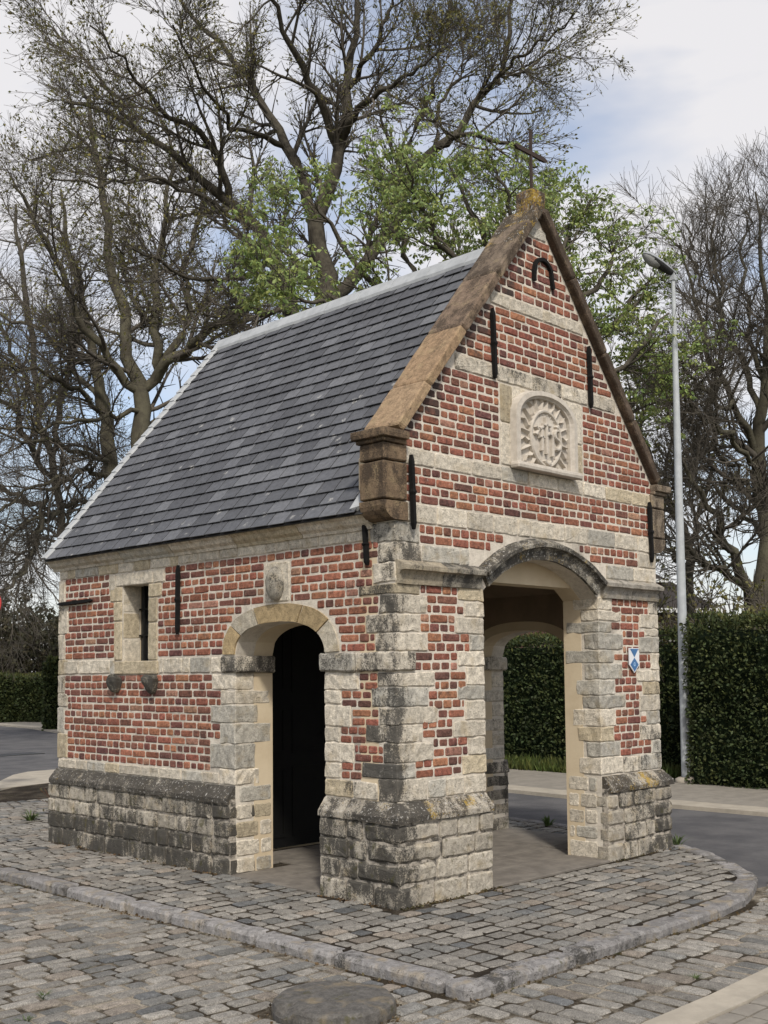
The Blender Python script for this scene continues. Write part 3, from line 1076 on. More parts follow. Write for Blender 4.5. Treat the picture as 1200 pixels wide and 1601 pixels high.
for ri, (z0, z1) in enumerate(rows_z):
    ax = random.uniform(.2, .4); by = random.uniform(.16, .36)
    # near corner stone
    gq = rbox(-PP - .006, ax, -PP - .006, by, z0, z1, 0.024, 0.014, (8, 7, 4), 13)
    put('stone', gq, corner_dirt(gq, plinth_tint(0), .74, .40), 'plinth', 'plinth')
    fill_row(PF, 'plinth', 'stone', z0, z1, ax + .014, X1 - .004, .16, .34, lambda: plinth_tint(0.30), 'plinth')
    fill_row(PL, 'plinth', 'stone', z0, z1, by + .014, YD1 - .004, .14, .3, lambda: plinth_tint(0.64), 'plinth')
    # side wall plinth
    cy = random.uniform(.16, .32)
    put('stone', rbox(-PP - .006, 0.16 + random.uniform(0, .1), YD2 - .004, YD2 + cy, z0, z1, 0.022, 0.010, (5, 5, 3)), plinth_tint(0.7), 'plinth', 'plinth')
    fill_row(PL, 'plinth', 'stone', z0, z1, YD2 + cy + .014, L_ + PP, .16, .36, lambda: plinth_tint(0.74 if ri < 2 else 0.60), 'plinth')
    # right pier
    cx = random.uniform(.14, .34)
    put('stone', rbox(X2 - .004, X2 + cx, -PP - .006, random.uniform(.03, .16), z0, z1, 0.022, 0.009, (5, 5, 3)), plinth_tint(0.40), 'plinth', 'plinth')
    wx = random.uniform(.2, .36)
    fill_row(PF, 'plinth', 'stone', z0, z1, X2 + cx + .014, W_ + PP - wx - .014, .2, .4, lambda: plinth_tint(0.60), 'plinth')
    put('stone', rbox(W_ + PP - wx, W_ + PP + .006, -PP - .006, .2, z0, z1, 0.022, 0.009, (5, 4, 3)), plinth_tint(0.62), 'plinth', 'plinth')
    # far opening, far jamb
    put('stone', rbox(W_ - .30, W_ + PP, YD2 - .006, YD2 + .2, z0, z1, 0.02, 0.008, (5, 4, 3)), plinth_tint(0.62), 'plinth', 'plinth')


# sloping cap of the plinth
CAP = [(-0.004, 0.566), (0.084, 0.568), (0.086, 0.606), (0.008, 0.696), (-0.004, 0.70)]


def cap_piece(pts2, tint, mat='cap'):
    """sweep the cap profile along a horizontal path of the wall line (outward = right of travel)"""
    P = [Vector((p[0], p[1])) for p in pts2]
    V = []
    n = len(P)
    for i, p in enumerate(P):
        if i == 0: d = (P[1] - P[0]).normalized(); nrm = Vector((d.y, -d.x))
        elif i == n - 1: d = (P[-1] - P[-2]).normalized(); nrm = Vector((d.y, -d.x))
        else:
            d0 = (P[i] - P[i - 1]).normalized(); d1 = (P[i + 1] - P[i]).normalized()
            n0, n1 = Vector((d0.y, -d0.x)), Vector((d1.y, -d1.x))
            nrm = (n0 + n1); nrm = nrm / max(nrm.dot(n0), .3)
        for a, z in CAP:
            q = Vector((p.x + nrm.x * a, p.y + nrm.y * a, z))
            V.append(q + jn(q, 12, 0.007))
    k = len(CAP)
    Fc = []
    for i in range(n - 1):
        for j in range(k):
            a, b_ = i * k + j, i * k + (j + 1) % k
            Fc.append((a, b_, b_ + k, a + k))
    Fc += [tuple(range(k)), tuple(range((n - 1) * k, n * k))[::-1]]
    put('cap_stone', (V, Fc), tint, 'plinth', mat)


def cap_run(a, b_, lens, tintf, mat='cap'):
    a, b_ = Vector(a), Vector(b_)
    L = (b_ - a).length; t = (b_ - a) / L
    d = 0
    while d < L - .02:
        e = min(L, d + random.choice(lens))
        if L - e < .1: e = L
        n = max(2, int((e - d) / .08))
        cap_piece([a + t * (d + .003 + (e - d - .006) * i / n) for i in range(n + 1)], tintf(), mat)
        d = e


dk = lambda: plinth_tint(0.82)
# left wall runs from far to near (outward = -x is to the right of travelling -y)
cap_run((0, L_ + .02), (0, YD2), [.38, .45, .52, .33], dk)
cap_run((0, YD1), (0, .22), [.25, .28], lambda: plinth_tint(0.68))
cap_piece([(0, .22), (0, .12), (0, 0), (.15, 0), (.24, 0)], plinth_tint(0.68))
cap_run((.24, 0), (X1, 0), [.34, .4], lambda: plinth_tint(0.6), 'lichen')
cap_run((X2, 0), (W_ - .14, 0), [.4, .36], lambda: plinth_tint(0.66), 'lichen')
cap_piece([(W_ - .14, 0), (W_, 0), (W_, .1), (W_, .2)], plinth_tint(0.75))
cap_run((W_, YD2), (W_, YD2 + .5), [.3], dk)

# --- stones of the front
def quoin(x0, x1, y0, y1, z0, z1, tint, part, mat='stone'):
    put('stone', rbox(x0, x1, y0, y1, z0 + .003, z1 - .003, 0.008, 0.010, (7, 7, 4), 15), tint, part, mat)


FC, LC = [], []                 # cuts on the front / left face: (z0, z1, s0, s1)
Q = .007
near = [(2.144, 2.219, .251, .365), (2.01, 2.144, .32, .16), (1.877, 2.01, .247, .295), (1.745, 1.877, .32, .20), (1.496, 1.60, .392, .179), (1.355, 1.496, .326, .241),
        (1.232, 1.355, .425, .171), (1.106, 1.232, .258, .297), (.966, 1.106, .369, .127), (.858, .966, .18, .344), (.70, .858, .30, .18)]
for z0, z1, fx_, ly_ in near:
    gq = rbox(-Q, fx_, -Q, ly_, z0 + .003, z1 - .003, 0.008, 0.010, (8, 7, 4), 15)
    put('stone', gq, corner_dirt(gq, stone_tint(0), random.uniform(.60, .78), random.uniform(.22, .42)), 'gable', 'stone')
    FC.append((z0, z1, -.1, fx_)); LC.append((z0, z1, -.1, ly_))
for z0, z1, fx_, ly_ in [(2.37, 2.51, .27, .16), (2.51, 2.655, .25, .24), (2.226, 2.37, .1, .22)]:
    quoin(-Q, fx_, -Q, ly_, z0, z1, stone_tint(.5), 'gable')
    FC.append((z0, z1, -.1, fx_)); LC.append((z0, z1, -.1, ly_))
edge = [(2.12, 2.225, .667), (2.0, 2.12, .733), (1.875, 2.0, .635), (1.752, 1.875, .796), (1.638, 1.752, .657), (1.497, 1.638, .749), (1.388, 1.497, .652),
        (1.238, 1.388, .73), (1.114, 1.238, .593), (.982, 1.114, .757), (.842, .982, .689)]
for z0, z1, l in edge:
    quoin(l, X1 + .006, -Q, .2, z0, z1, stone_tint(.12), 'gable'); FC.append((z0, z1, l, X1 + .1))
for s0, s1 in ((.315, .50), (.51, .70), (.71, X1 + .004)):
    put('stone', face_piece(FRONT, s0, s1, .706, .835, Q, .010, .007, 4, 3), stone_tint(.2), 'gable', 'stone')
FC.append((.69, .848, .2, X1 + .1))
rp = [(2.113, 2.222, 2.694, .256), (2.018, 2.113, 2.836, .174), (1.918, 2.018, 2.679, .329), (1.774, 1.918, 2.856, .144), (1.658, 1.774, 2.712, .34), (1.519, 1.658, 2.834, .15),
      (1.384, 1.519, 2.719, .237), (1.271, 1.384, 2.878, .173), (1.119, 1.271, 2.719, .28), (.99, 1.119, 2.685, .223), (.86, .99, 2.78, .143), (.715, .86, 2.818, .225)]
for z0, z1, r, jy in rp:
    quoin(X2 - .008, r, -Q, jy, z0, z1, stone_tint(.18), 'gable'); FC.append((z0, z1, X2 - .1, r))
rc = [(2.098, 2.225, 3.296), (1.97, 2.098, 3.135), (1.897, 1.97, 3.227), (1.749, 1.897, 3.125), (1.597, 1.749, 3.313), (1.492, 1.597, 3.075), (1.376, 1.492, 3.166), (1.23, 1.376, 3.11),
      (1.111, 1.23, 3.223), (.971, 1.111, 3.11), (.842, .971, 3.296)]
for z0, z1, l in rc:
    quoin(l, W_ + Q, -Q, .25, z0, z1, stone_tint(.42), 'gable'); FC.append((z0, z1, l, W_ + .1))
for s0, s1 in ((2.83, 3.1), (3.11, W_ + Q)):
    put('stone', face_piece(FRONT, s0, s1, .71, .845, Q, .010, .007, 4, 3), stone_tint(.45), 'gable', 'stone')
FC.append((.69, .855, 2.7, W_ + .1))
# jamb of the right pier below the plinth cap (inner stones)
JR = Frame((X2, 0, 0), (0, 1, 0), (-1, 0, 0))
for z0, z1, cuts_ in ((0.0, .16, (.0, .34)), (.165, .285, (.0, .27, .34)), (.29, .42, (.0, .17, .34)), (.425, .56, (.0, .22, .34)), (.565, .70, (.0, .13, .34))):
    for a, b_ in zip(cuts_, cuts_[1:]):
        put('stone', face_piece(JR, a + .05 if a == 0 else a + .008, b_, z0 + .006, z1 - .006, .008, .014, .006, 4, 3), stone_tint(.15), 'gable', 'stone')


def row_front(z0, z1, s0, s1, lens, dirt, warm=0.0, cut=True, mat='stone'):
    s, i = s0, 0
    while s < s1 - .03:
        e = min(s1, s + lens[i % len(lens)]); i += 1
        if s1 - e < .08: e = s1
        put('stone', face_piece(FRONT, s + .005, e - .005, z0 + .005, z1 - .005, Q, .010, .007, max(2, int((e - s) / .06)), 2), stone_tint(dirt, warm), 'gable', mat)
        s = e
    if cut: FC.append((z0, z1, s0, s1))


row_front(2.655, 2.80, .10, 3.44, [.34, .34, .31, .30, .17, .46, .33, .42, .36, .30], .16, .15)        # lower gable band
row_front(2.655, 2.71, 3.44, 3.44, [.3], .2)
row_front(3.07, 3.195, .10, 3.44, [.32, .42, .36, .34, .40, .36, .34, .42], .26, .1)                   # band at kneeler height
row_front(2.38, 2.512, .275, .80, [.42, .11], .24)                                                     # beside the hood
row_front(2.38, 2.512, 2.62, 3.40, [.44, .36], .36)
row_front(2.512, 2.65, 3.14, 3.44, [.3], .2)
row_front(3.855, 3.985, .66, 1.16, [.42], .62)
row_front(3.855, 3.985, 1.16, 2.40, [.46, .40, .40], .42)
row_front(3.855, 3.985, 2.41, 2.82, [.4], .45)
row_front(4.455, 4.565, 1.09, 2.35, [.25, .44, .32, .30], .30)
row_front(5.13, 5.23, 1.60, 1.84, [.24], .45)
for s0, s1, zs in ((1.20, 1.345, (3.20, 3.54, 3.85)), (2.10, 2.30, (3.20, 3.50, 3.85))):
    for a, b_ in zip(zs, zs[1:]):
        put('stone', face_piece(FRONT, s0, s1, a + .005, b_ - .005, Q, .010, .004, 3, 4), stone_tint(.10, .45), 'gable', 'stone')
for s0, s1 in ((1.35, 1.52), (1.92, 2.10)):
    put('stone', face_piece(FRONT, s0, s1, 3.66, 3.85, Q - .003, .008, .003, 2, 2), stone_tint(.1, .1), 'gable', 'stone')
FC.append((3.195, 3.855, 1.19, 2.31))

# --- front brickwork
def cuts_at(C, za, zb):
    zc = (za + zb) / 2
    return [(s0, s1) for z0, z1, s0, s1 in C if z0 - .004 < zc < z1 + .004]


def front_bricks(z0, z1, n, phase=0):
    h = (z1 - z0) / n
    for i in range(n):
        za, zb = z0 + h * i, z0 + h * (i + 1)
        zc = (za + zb) / 2
        lo, hi = 0.004, W_ - 0.004
        if zb > 3.15:
            hw = (5.34 - zb) / 1.225 - .01
            lo, hi = XM - hw, XM + hw
        elif zc > 2.66: lo = 0.105
        cuts_ = cuts_at(FC, za, zb)
        if zc < 2.235: cuts_.append((X1 - .01, X2 + .01))
        elif zc < 2.70:
            rr = 1.315 + .055
            q = rr ** 2 - (za - 1.31) ** 2
            if q > 0: cuts_.append((XM - math.sqrt(q), XM + math.sqrt(q)))
        if hi - lo > .06:
            brick_course(FRONT, 'gable', za, zb, (lo, hi), cuts_, (i + phase) % 2 == 0, .2, edge_dirt=(lo, hi) if zb > 3.15 else None)


front_bricks(.850, 2.222, 20)
front_bricks(2.512, 2.655, 2, 0)
front_bricks(2.80, 3.07, 4)
front_bricks(3.195, 3.855, 10, 1)
front_bricks(3.985, 4.455, 7)
front_bricks(4.565, 5.13, 8, 1)

# --- stones of the left wall
for z0, z1, l in [(1.472, 1.60, .378), (1.367, 1.472, .562), (1.206, 1.367, .455), (1.096, 1.206, .572), (.949, 1.096, .428), (.832, .949, .567)]:
    quoin(-Q, .2, l, YD1 + .006, z0, z1, stone_tint(.32), 'side'); LC.append((z0, z1, l, YD1 + .2))
for s0, s1 in ((.19, .43), (.44, YD1 + .004)):
    put('stone', face_piece(LEFT, s0, s1, .706, .825, Q, .010, .007, 4, 3), stone_tint(.45), 'side', 'stone')
LC.append((.69, .832, .1, YD1 + .1))
dq = [(1.467, 1.60, 2.099, .182), (1.35, 1.467, 1.983, .349), (1.20, 1.35, 2.118, .227), (1.035, 1.20, 1.994, .363), (.833, 1.035, 2.126, .202), (.705, .833, 2.002, .24)]
for z0, z1, l, jx in dq:
    quoin(-Q, jx, YD2 - .008, l, z0, z1, stone_tint(.16), 'side'); LC.append((z0, z1, YD2 - .1, l))
JD = Frame((0, YD2, 0), (1, 0, 0), (0, -1, 0))
for z0, z1, cuts_ in ((0.0, .13, (.0, .2, .375)), (.135, .275, (.0, .25, .375)), (.28, .42, (.0, .24, .375)), (.425, .555, (.0, .18, .375)), (.56, .70, (.04, .375))):
    for a, b_ in zip(cuts_, cuts_[1:]):
        put('stone', face_piece(JD, a + .004, b_ - .004, z0 + .005, z1 - .005, .008, .014, .006, 4, 3), stone_tint(.3 if z0 < .3 else .1), 'side', 'stone')
# imposts of the door
for x0, x1, y0, y1 in ((-.028, TS + .01, YD2 - .045, 1.965), (-.028, TS + .01, .40, YD1 + .045), (-.026, .185, -.026, .392)):
    put('stone', rbox(x0, x1, y0, y1, 1.606, 1.742, .014, .010, (7, 7, 4), 15), stone_tint(.60, -.2), 'side', 'stone')
LC.append((1.60, 1.747, -.1, YD1 + .1)); FC.append((1.60, 1.747, -.1, .19))
for s0, s1 in ((1.975, 2.12), (2.13, 2.41), (2.42, 2.52), (2.53, 2.80), (2.81, 2.87), (3.66, 4.21), (4.22, 4.49)):
    put('stone', face_piece(LEFT, s0, s1, 1.609, 1.737, Q, .010, .007, max(2, int((s1 - s0) / .06)), 2), stone_tint(.2), 'side', 'stone')
LC.append((1.598, 1.747, 1.7, 4.59))
# lowest pale course and top course
def row_left(z0, z1, s0, s1, lens, dirt, warm=0.0):
    s, i = s0, 0
    while s < s1 - .03:
        e = min(s1, s + lens[i % len(lens)]); i += 1
        if s1 - e < .07: e = s1
        put('stone', face_piece(LEFT, s + .005, e - .005, z0 + .005, z1 - .005, Q, .010, .007, max(2, int((e - s) / .06)), 2), stone_tint(dirt, warm), 'side', 'stone')
        s = e
    LC.append((z0, z1, s0, s1))


row_left(.70, .798, 2.01, 4.585, [.22, .30, .33, .28, .36, .24, .31, .2, .34], .28)
row_left(2.535, 2.645, .25, 2.58, [.24, .30, .34, .27, .36], .16)
row_left(2.525, 2.645, 2.59, 4.585, [.12, .30, .26, .26, .34, .42, .14], .15, .3)
# window surround
for s0, s1, z0, z1, wm in ((2.79, 2.96, 2.405, 2.52, 0), (2.97, 3.56, 2.405, 2.52, 0), (3.57, 3.68, 2.37, 2.52, .2), (2.84, 3.035, 2.28, 2.398, .9), (2.90, 3.035, 2.06, 2.272, .2), (2.90, 3.035, 1.725, 2.052, .3),
                           (3.465, 3.66, 2.27, 2.398, .7), (3.465, 3.60, 2.09, 2.262, .6), (3.465, 3.59, 1.73, 2.082, .5), (2.885, 3.57, 1.602, 1.72, .4), (3.575, 3.65, 1.60, 1.735, .2)):
    pr = Q + (.008 if z0 < 1.65 else .002)
    put('stone', face_piece(LEFT, s0, s1, z0, z1, pr, .010, .004, max(2, int((s1 - s0) / .07)), max(2, int((z1 - z0) / .07))), stone_tint(.26, wm), 'side', 'stone')
    LC.append((z0 - .004, z1 + .004, s0, s1))
LC.append((1.7, 2.42, 3.0, 3.5))
# shield stone panel above the door
put('stone', face_piece(LEFT, 1.125, 1.425, 2.15, 2.46, Q - .002, .012, .004, 4, 4), stone_tint(.12), 'side', 'stone')
LC.append((2.14, 2.47, 1.12, 1.43))
# far corner quoins
z = .80
i = 0
while z < 2.52:
    h = random.uniform(.13, .26)
    if z < 1.60 < z + h or z < 1.747 < z + h: h = max(.07, (1.60 if z < 1.6 else 1.747) - z)
    if z + h > 2.46: h = 2.525 - z
    l = 4.42 + (.06 if i % 2 else 0)
    quoin(-Q, .2, l, L_ + Q, z, z + h, stone_tint(.42, .3), 'side'); LC.append((z, z + h, l, 4.7))
    z += h; i += 1
# side brickwork
DO = lambda zc: (YDM, .69, .395)


def left_bricks(z0, z1, n, lo, hi, phase=0):
    h = (z1 - z0) / n
    for i in range(n):
        za, zb = z0 + h * i, z0 + h * (i + 1)
        zc = (za + zb) / 2
        cuts_ = cuts_at(LC, za, zb)
        if zc < 1.75: cuts_.append((YD1 - .01, YD2 + .01))
        else:
            t = (za - SPR) / .395
            if t < 1: hw = .70 * max(0, 1 - max(t, 0) ** 2.35) ** (1 / 2.35); cuts_.append((YDM - hw, YDM + hw))
        brick_course(LEFT, 'side', za, zb, (lo, hi), cuts_, (i + phase) % 2 == 0, .05 if lo > 1 else .3)


left_bricks(.832, 1.60, 12, .004, YD1, 0)
left_bricks(.80, 1.60, 12, YD2, L_ - .01, 1)
left_bricks(1.747, 2.535, 12, .004, L_ - .01, 0)
# voussoirs of the door arch
def se(a, bb, th, e=2.35):
    c, s = math.cos(th), math.sin(th)
    return YDM + a * math.copysign(abs(c) ** (2 / e), c), SPR + bb * max(0, s) ** (2 / e)


th = [0, R_(35), R_(68), R_(112), R_(145), math.pi]
for i in range(5):
    a0, a1 = th[i] + .016, th[i + 1] - .016
    n = 7
    out, inn = [], []
    for k in range(n + 1):
        t = a0 + (a1 - a0) * k / n
        out.append(se(.69, .39, t)); inn.append(se(.54, .252, t))
    V = []
    for nn_ in (.012, -.17):
        for y_, z_ in out + inn[::-1]:
            q = LEFT.p(y_, z_, nn_); V.append(q + jn(q, 14, .004))
    m_ = 2 * (n + 1)
    Fc = [tuple(range(m_)), tuple(range(m_, 2 * m_))[::-1]] + [(k, m_ + k, m_ + (k + 1) % m_, (k + 1) % m_) for k in range(m_)]
    kk = random.uniform(.88, 1.08)
    ct = (0.42 * kk, 0.315 * kk, 0.175 * kk, .22) if i in (0, 2, 3) else (0.47 * kk, .42 * kk, .33 * kk, .3)
    put('arch_stone', (V, Fc), ct, 'side', 'stone')

# far opening jamb seen through the porch
JF = Frame((0, YD2, 0), (1, 0, 0), (0, -1, 0))
zz, i = .70, 0
while zz < 1.55:
    h = .145
    x0 = 3.24 if i % 2 else W_ - TS + .01
    put('stone', rbox(x0, W_ + Q, YD2 - .008, YD2 + .2, zz + .006, min(zz + h, 1.6) - .006, .016, .006, (5, 4, 3)), stone_tint(.35), 'far', 'stone')
    zz += h; i += 1
put('stone', rbox(W_ - TS - .02, W_ + .03, YD2 - .045, YD2 + .2, 1.606, 1.742, .018, .008, (6, 4, 3)), stone_tint(.5), 'far', 'stone')
put('stone', rbox(W_ - TS, W_ + PP, YD2 - .008, YD2 + .2, .566, .695, .018, .008, (5, 4, 3)), stone_tint(.6), 'far', 'stone')

parts = {'gable': gable_wall, 'side': side_wall, 'far': far_wall, 'plinth': plinth}
emit('brick', parts, 300, 'brickwork')
emit('stone', parts, 300, 'stonework')
emit('arch_stone', parts, 300)
emit('cap_stone', parts, 300)
# plain brick on the faces the photograph does not show: far side and back
PIECES['brick'] = []
BACK = Frame((0, L_, 0), (1, 0, 0), (0, 1, 0))
for i in range(28):
    za = .70 + i * .0675
    zc = za + .034
    cuts_ = []
    if zc < 1.75: cuts_ = [(YD1 - .1, YD2 + .1)]
    else:
        t = (za - SPR) / .395
        if t < 1: hw = .70 * max(0, 1 - t ** 2.35) ** (1 / 2.35); cuts_ = [(YDM - hw, YDM + hw)]
    brick_course(RIGHT, 'far', za, za + .0675, (.25, L_ - .05), cuts_, i % 2 == 0, .2)
    brick_course(BACK, 'back', za, za + .0675, (.05, W_ - .05), [], i % 2 == 1, .2)
emit('brick', {'far': far_wall, 'back': back_wall}, 0, 'brickwork')

# --- hood mould and string course of the front
PROF = [(0.0, -.112), (.026, -.112), (.032, -.085), (.036, -.045), (.052, -.022), (.084, -.014), (.088, .016), (.060, .034), (.012, .058), (0.0, .058)]


def sweep_plane(path, prof, fr, tint, jit=.004):
    """sweep a profile (n, r) along a path in a wall plane; r is measured along the path's left normal"""
    V, k = [], len(prof)
    n = len(path)
    for i, (s, z) in enumerate(path):
        a = Vector(path[max(0, i - 1)]); b_ = Vector(path[min(n - 1, i + 1)])
        t = (b_ - a).normalized(); nl = Vector((-t.y, t.x))
        for pn, r in prof:
            q = fr.p(s + nl.x * r, z + nl.y * r, pn - .003)
            V.append(q + jn(q, 16, jit))
    Fc = []
    for i in range(n - 1):
        for j in range(k):
            a, b_ = i * k + j, i * k + (j + 1) % k
            Fc.append((a, b_, b_ + k, a + k))
    Fc += [tuple(range(k)), tuple(range((n - 1) * k, n * k))[::-1]]
    return V, Fc


HR = 1.29
arc = []
a0 = math.acos(.79 / HR)
for i in range(25):
    t = math.pi - a0 - (math.pi - 2 * a0) * i / 24
    arc.append((XM + HR * math.cos(t), ARC_C + HR * math.sin(t)))
for nm, pth, tn in (('string_course', [(x, 2.328) for x in lin(0.004, .46, 8)], (.36, .31, .23, .45)), ('string_course', [(x, 2.328) for x in lin(.466, .905, 8)], (.32, .29, .235, .62)),
                    ('string_course', [(x, 2.328) for x in lin(2.535, 2.98, 8)], (.36, .33, .28, .5)), ('string_course', [(x, 2.328) for x in lin(2.986, W_ - .004, 8)], (.34, .31, .26, .5)),
                    ('hood_mould', arc[:13], (.36, .33, .27, .72)), ('hood_mould', arc[12:], (.36, .33, .27, .70))):
    mb = MB(); mb.add(*sweep_plane(pth, PROF, FRONT, tn), tint=tn)
    mb.build(nm, M['cap' if nm == 'hood_mould' else 'stone'], gable_wall)

# --- eaves cornice of the left wall
CPROF = [(0.0, -.085), (.022, -.085), (.030, -.062), (.060, -.040), (.078, -.008), (.100, .006), (.104, .040), (0.0, .040)]
ys = [.205, .95, 1.75, 2.62, 3.40, L_ + .09]
for a, b_ in zip(ys, ys[1:]):
    tn = stone_tint(.28)
    mb = MB(); mb.add(*sweep_plane([(y_, 2.70) for y_ in lin(a + .004, b_ - .004, 9)], CPROF, LEFT, tn, .005), tint=tn)
    mb.build('cornice', M['stone'], side_wall)
mb = MB(); mb.add(*sweep_plane([(y_, 2.70) for y_ in lin(.21, L_ + .09, 20)], CPROF, RIGHT, (1, 1, 1, .3)), tint=(.45, .4, .33, .3)); mb.build('cornice', M['stone'], far_wall)

# --- kneelers
def kneeler(sx, tint):
    """sx=-1 left, +1 right"""
    xo = (-.135, .105) if sx < 0 else (W_ - .09, W_ + .125)
    y0, y1 = -.030, .215
    mb = MB()
    for z0, z1 in ((2.80, 3.065), (3.075, 3.195)):
        mb.add(*rbox(xo[0], xo[1], y0, y1, z0, z1, .010, .004, (4, 4, 3)), tint=tint)
    # rounded foot
    V = []
    xe, xi = (xo[0], xo[1]) if sx < 0 else (xo[1], xo[0])
    prof = [(xi, 2.79), (xe, 2.79)]
    for k in range(7):
        t = math.pi / 2 * k / 6
        prof.append((xe - sx * .125 * (1 - math.cos(t)), 2.785 - .125 * math.sin(t)))
    prof.append((xi, 2.66))
    for y_ in (y0, y1):
        for x_, z_ in prof: V.append(Vector((x_, y_, z_)) + jn((x_, y_, z_), 12, .004))
    k = len(prof)
    Fc = [tuple(range(k)), tuple(range(k, 2 * k))[::-1]] + [(i, k + i, k + (i + 1) % k, (i + 1) % k) for i in range(k)]
    mb.add(V, Fc, tint)
    o = mb.build('kneeler', M['ochre'], gable_wall)
    # moulded cap
    cp = MB()
    ex = lambda d: (xo[0] - (d if sx < 0 else -.02), xo[1] + (d if sx > 0 else -.02))
    a, b_ = ex(.020); cp.add(*rbox(a, b_, y0 - .020, y1 + .018, 3.196, 3.226, .008, .003, (4, 4, 2)), tint=tint)
    a, b_ = ex(.050); cp.add(*rbox(a, b_, y0 - .050, y1 + .040, 3.226, 3.285, .008, .003, (4, 4, 2)), tint=tint)
    cp.build('cap', M['ochre'], o) if False else cp.build('kneeler_cap', M['ochre'], gable_wall)


kneeler(-1, (.205, .145, .092, .62))
kneeler(1, (.235, .19, .14, .62))

# --- gable coping
def cope(xa, xb, tint, mat):
    sgn = 1 if (xa + xb) / 2 < XM else -1
    V, Fc = rbox(xa - .001, xb + .001, -.072, .288, 0.0, .130, .016, .007, (7, 6, 4))
    # slanted ends square to the slope: shear a little
    out = []
    for v in V:
        x = v.x - sgn * v.z * .55
        x = min(x, XM) if sgn > 0 else max(x, XM)
        out.append(Vector((x, v.y, zg(x) + v.z)))
    mb = MB(); mb.add(out, Fc, tint)
    mb.build('coping_stone', M[mat], gable_wall)


xs = [.045, .34, .74, 1.16, 1.60]
tn = [(.335, .235, .145, .40), (.315, .215, .13, .42), (.215, .155, .11, .55), (.195, .15, .11, .60)]
for i in range(4):
    cope(xs[i], xs[i + 1], tn[i], 'ochre')
cope(1.42, 1.73, (.27, .20, .13, .72), 'lichen')
xr = [1.71, 2.10, 2.55, 2.98, 3.395]
for i in range(4):
    cope(xr[i], xr[i + 1], (.15, .11, .08, .7), 'ochre')
mb = MB()
mb.add(*rbox(1.640, 1.795, -.045, .165, 5.30, 5.545, .022, .012, (5, 5, 5)), tint=(.17, .12, .09, .62))
mb.build('finial_block', M['lichen'], gable_wall)


def bar(mb, p, q, w, d, axis=None, tint=(1, 1, 1, 0)):
    """rectangular bar from p to q"""
    p, q = Vector(p), Vector(q)
    t = (q - p).normalized()
    ax = Vector(axis) if axis else (Vector((0, 1, 0)) if abs(t.y) < .9 else Vector((1, 0, 0)))
    s = t.cross(ax).normalized(); u = t.cross(s).normalized()
    V = []
    for c in (p, q):
        for a, b_ in ((-1, -1), (1, -1), (1, 1), (-1, 1)):
            V.append(c + s * (a * w / 2) + u * (b_ * d / 2))
    mb.add(V, [(0, 3, 2, 1), (4, 5, 6, 7), (0, 1, 5, 4), (1, 2, 6, 5), (2, 3, 7, 6), (3, 0, 4, 7)], tint)


cr = MB()
bar(cr, (1.715, .045, 5.48), (1.715, .045, 6.08), .022, .018)
cro = cr.build('roof_cross', M['cross'], chapel)
cr = MB()
cx, cz = 1.715, 5.875
prof = [(-.225, 0), (-.185, .018), (.185, .018), (.225, 0), (.185, -.018), (-.185, -.018)]
V = [(cx + a, .034, cz + b_) for a, b_ in prof] + [(cx + a, .056, cz + b_) for a, b_ in prof]
cr.add(V, [tuple(range(6)), tuple(range(6, 12))[::-1]] + [(i, 6 + i, 6 + (i + 1) % 6, (i + 1) % 6) for i in range(6)])
cr.build('crossbar', M['cross'], cro)

# --- roof
EX, EZ, RZ = -.125, 2.725, 5.165
RYB, EYB = 4.27, 4.66
SL = math.hypot(XM - EX, RZ - EZ)
e_up = Vector(((XM - EX) / SL, 0, (RZ - EZ) / SL))
e_n = Vector((-e_up.z, 0, e_up.x))


def roof_pt(sy, v, n, left=True):
    p = Vector((EX, sy, EZ)) + e_up * v + e_n * n
    if not left: p.x = 2 * XM - p.x
    return p


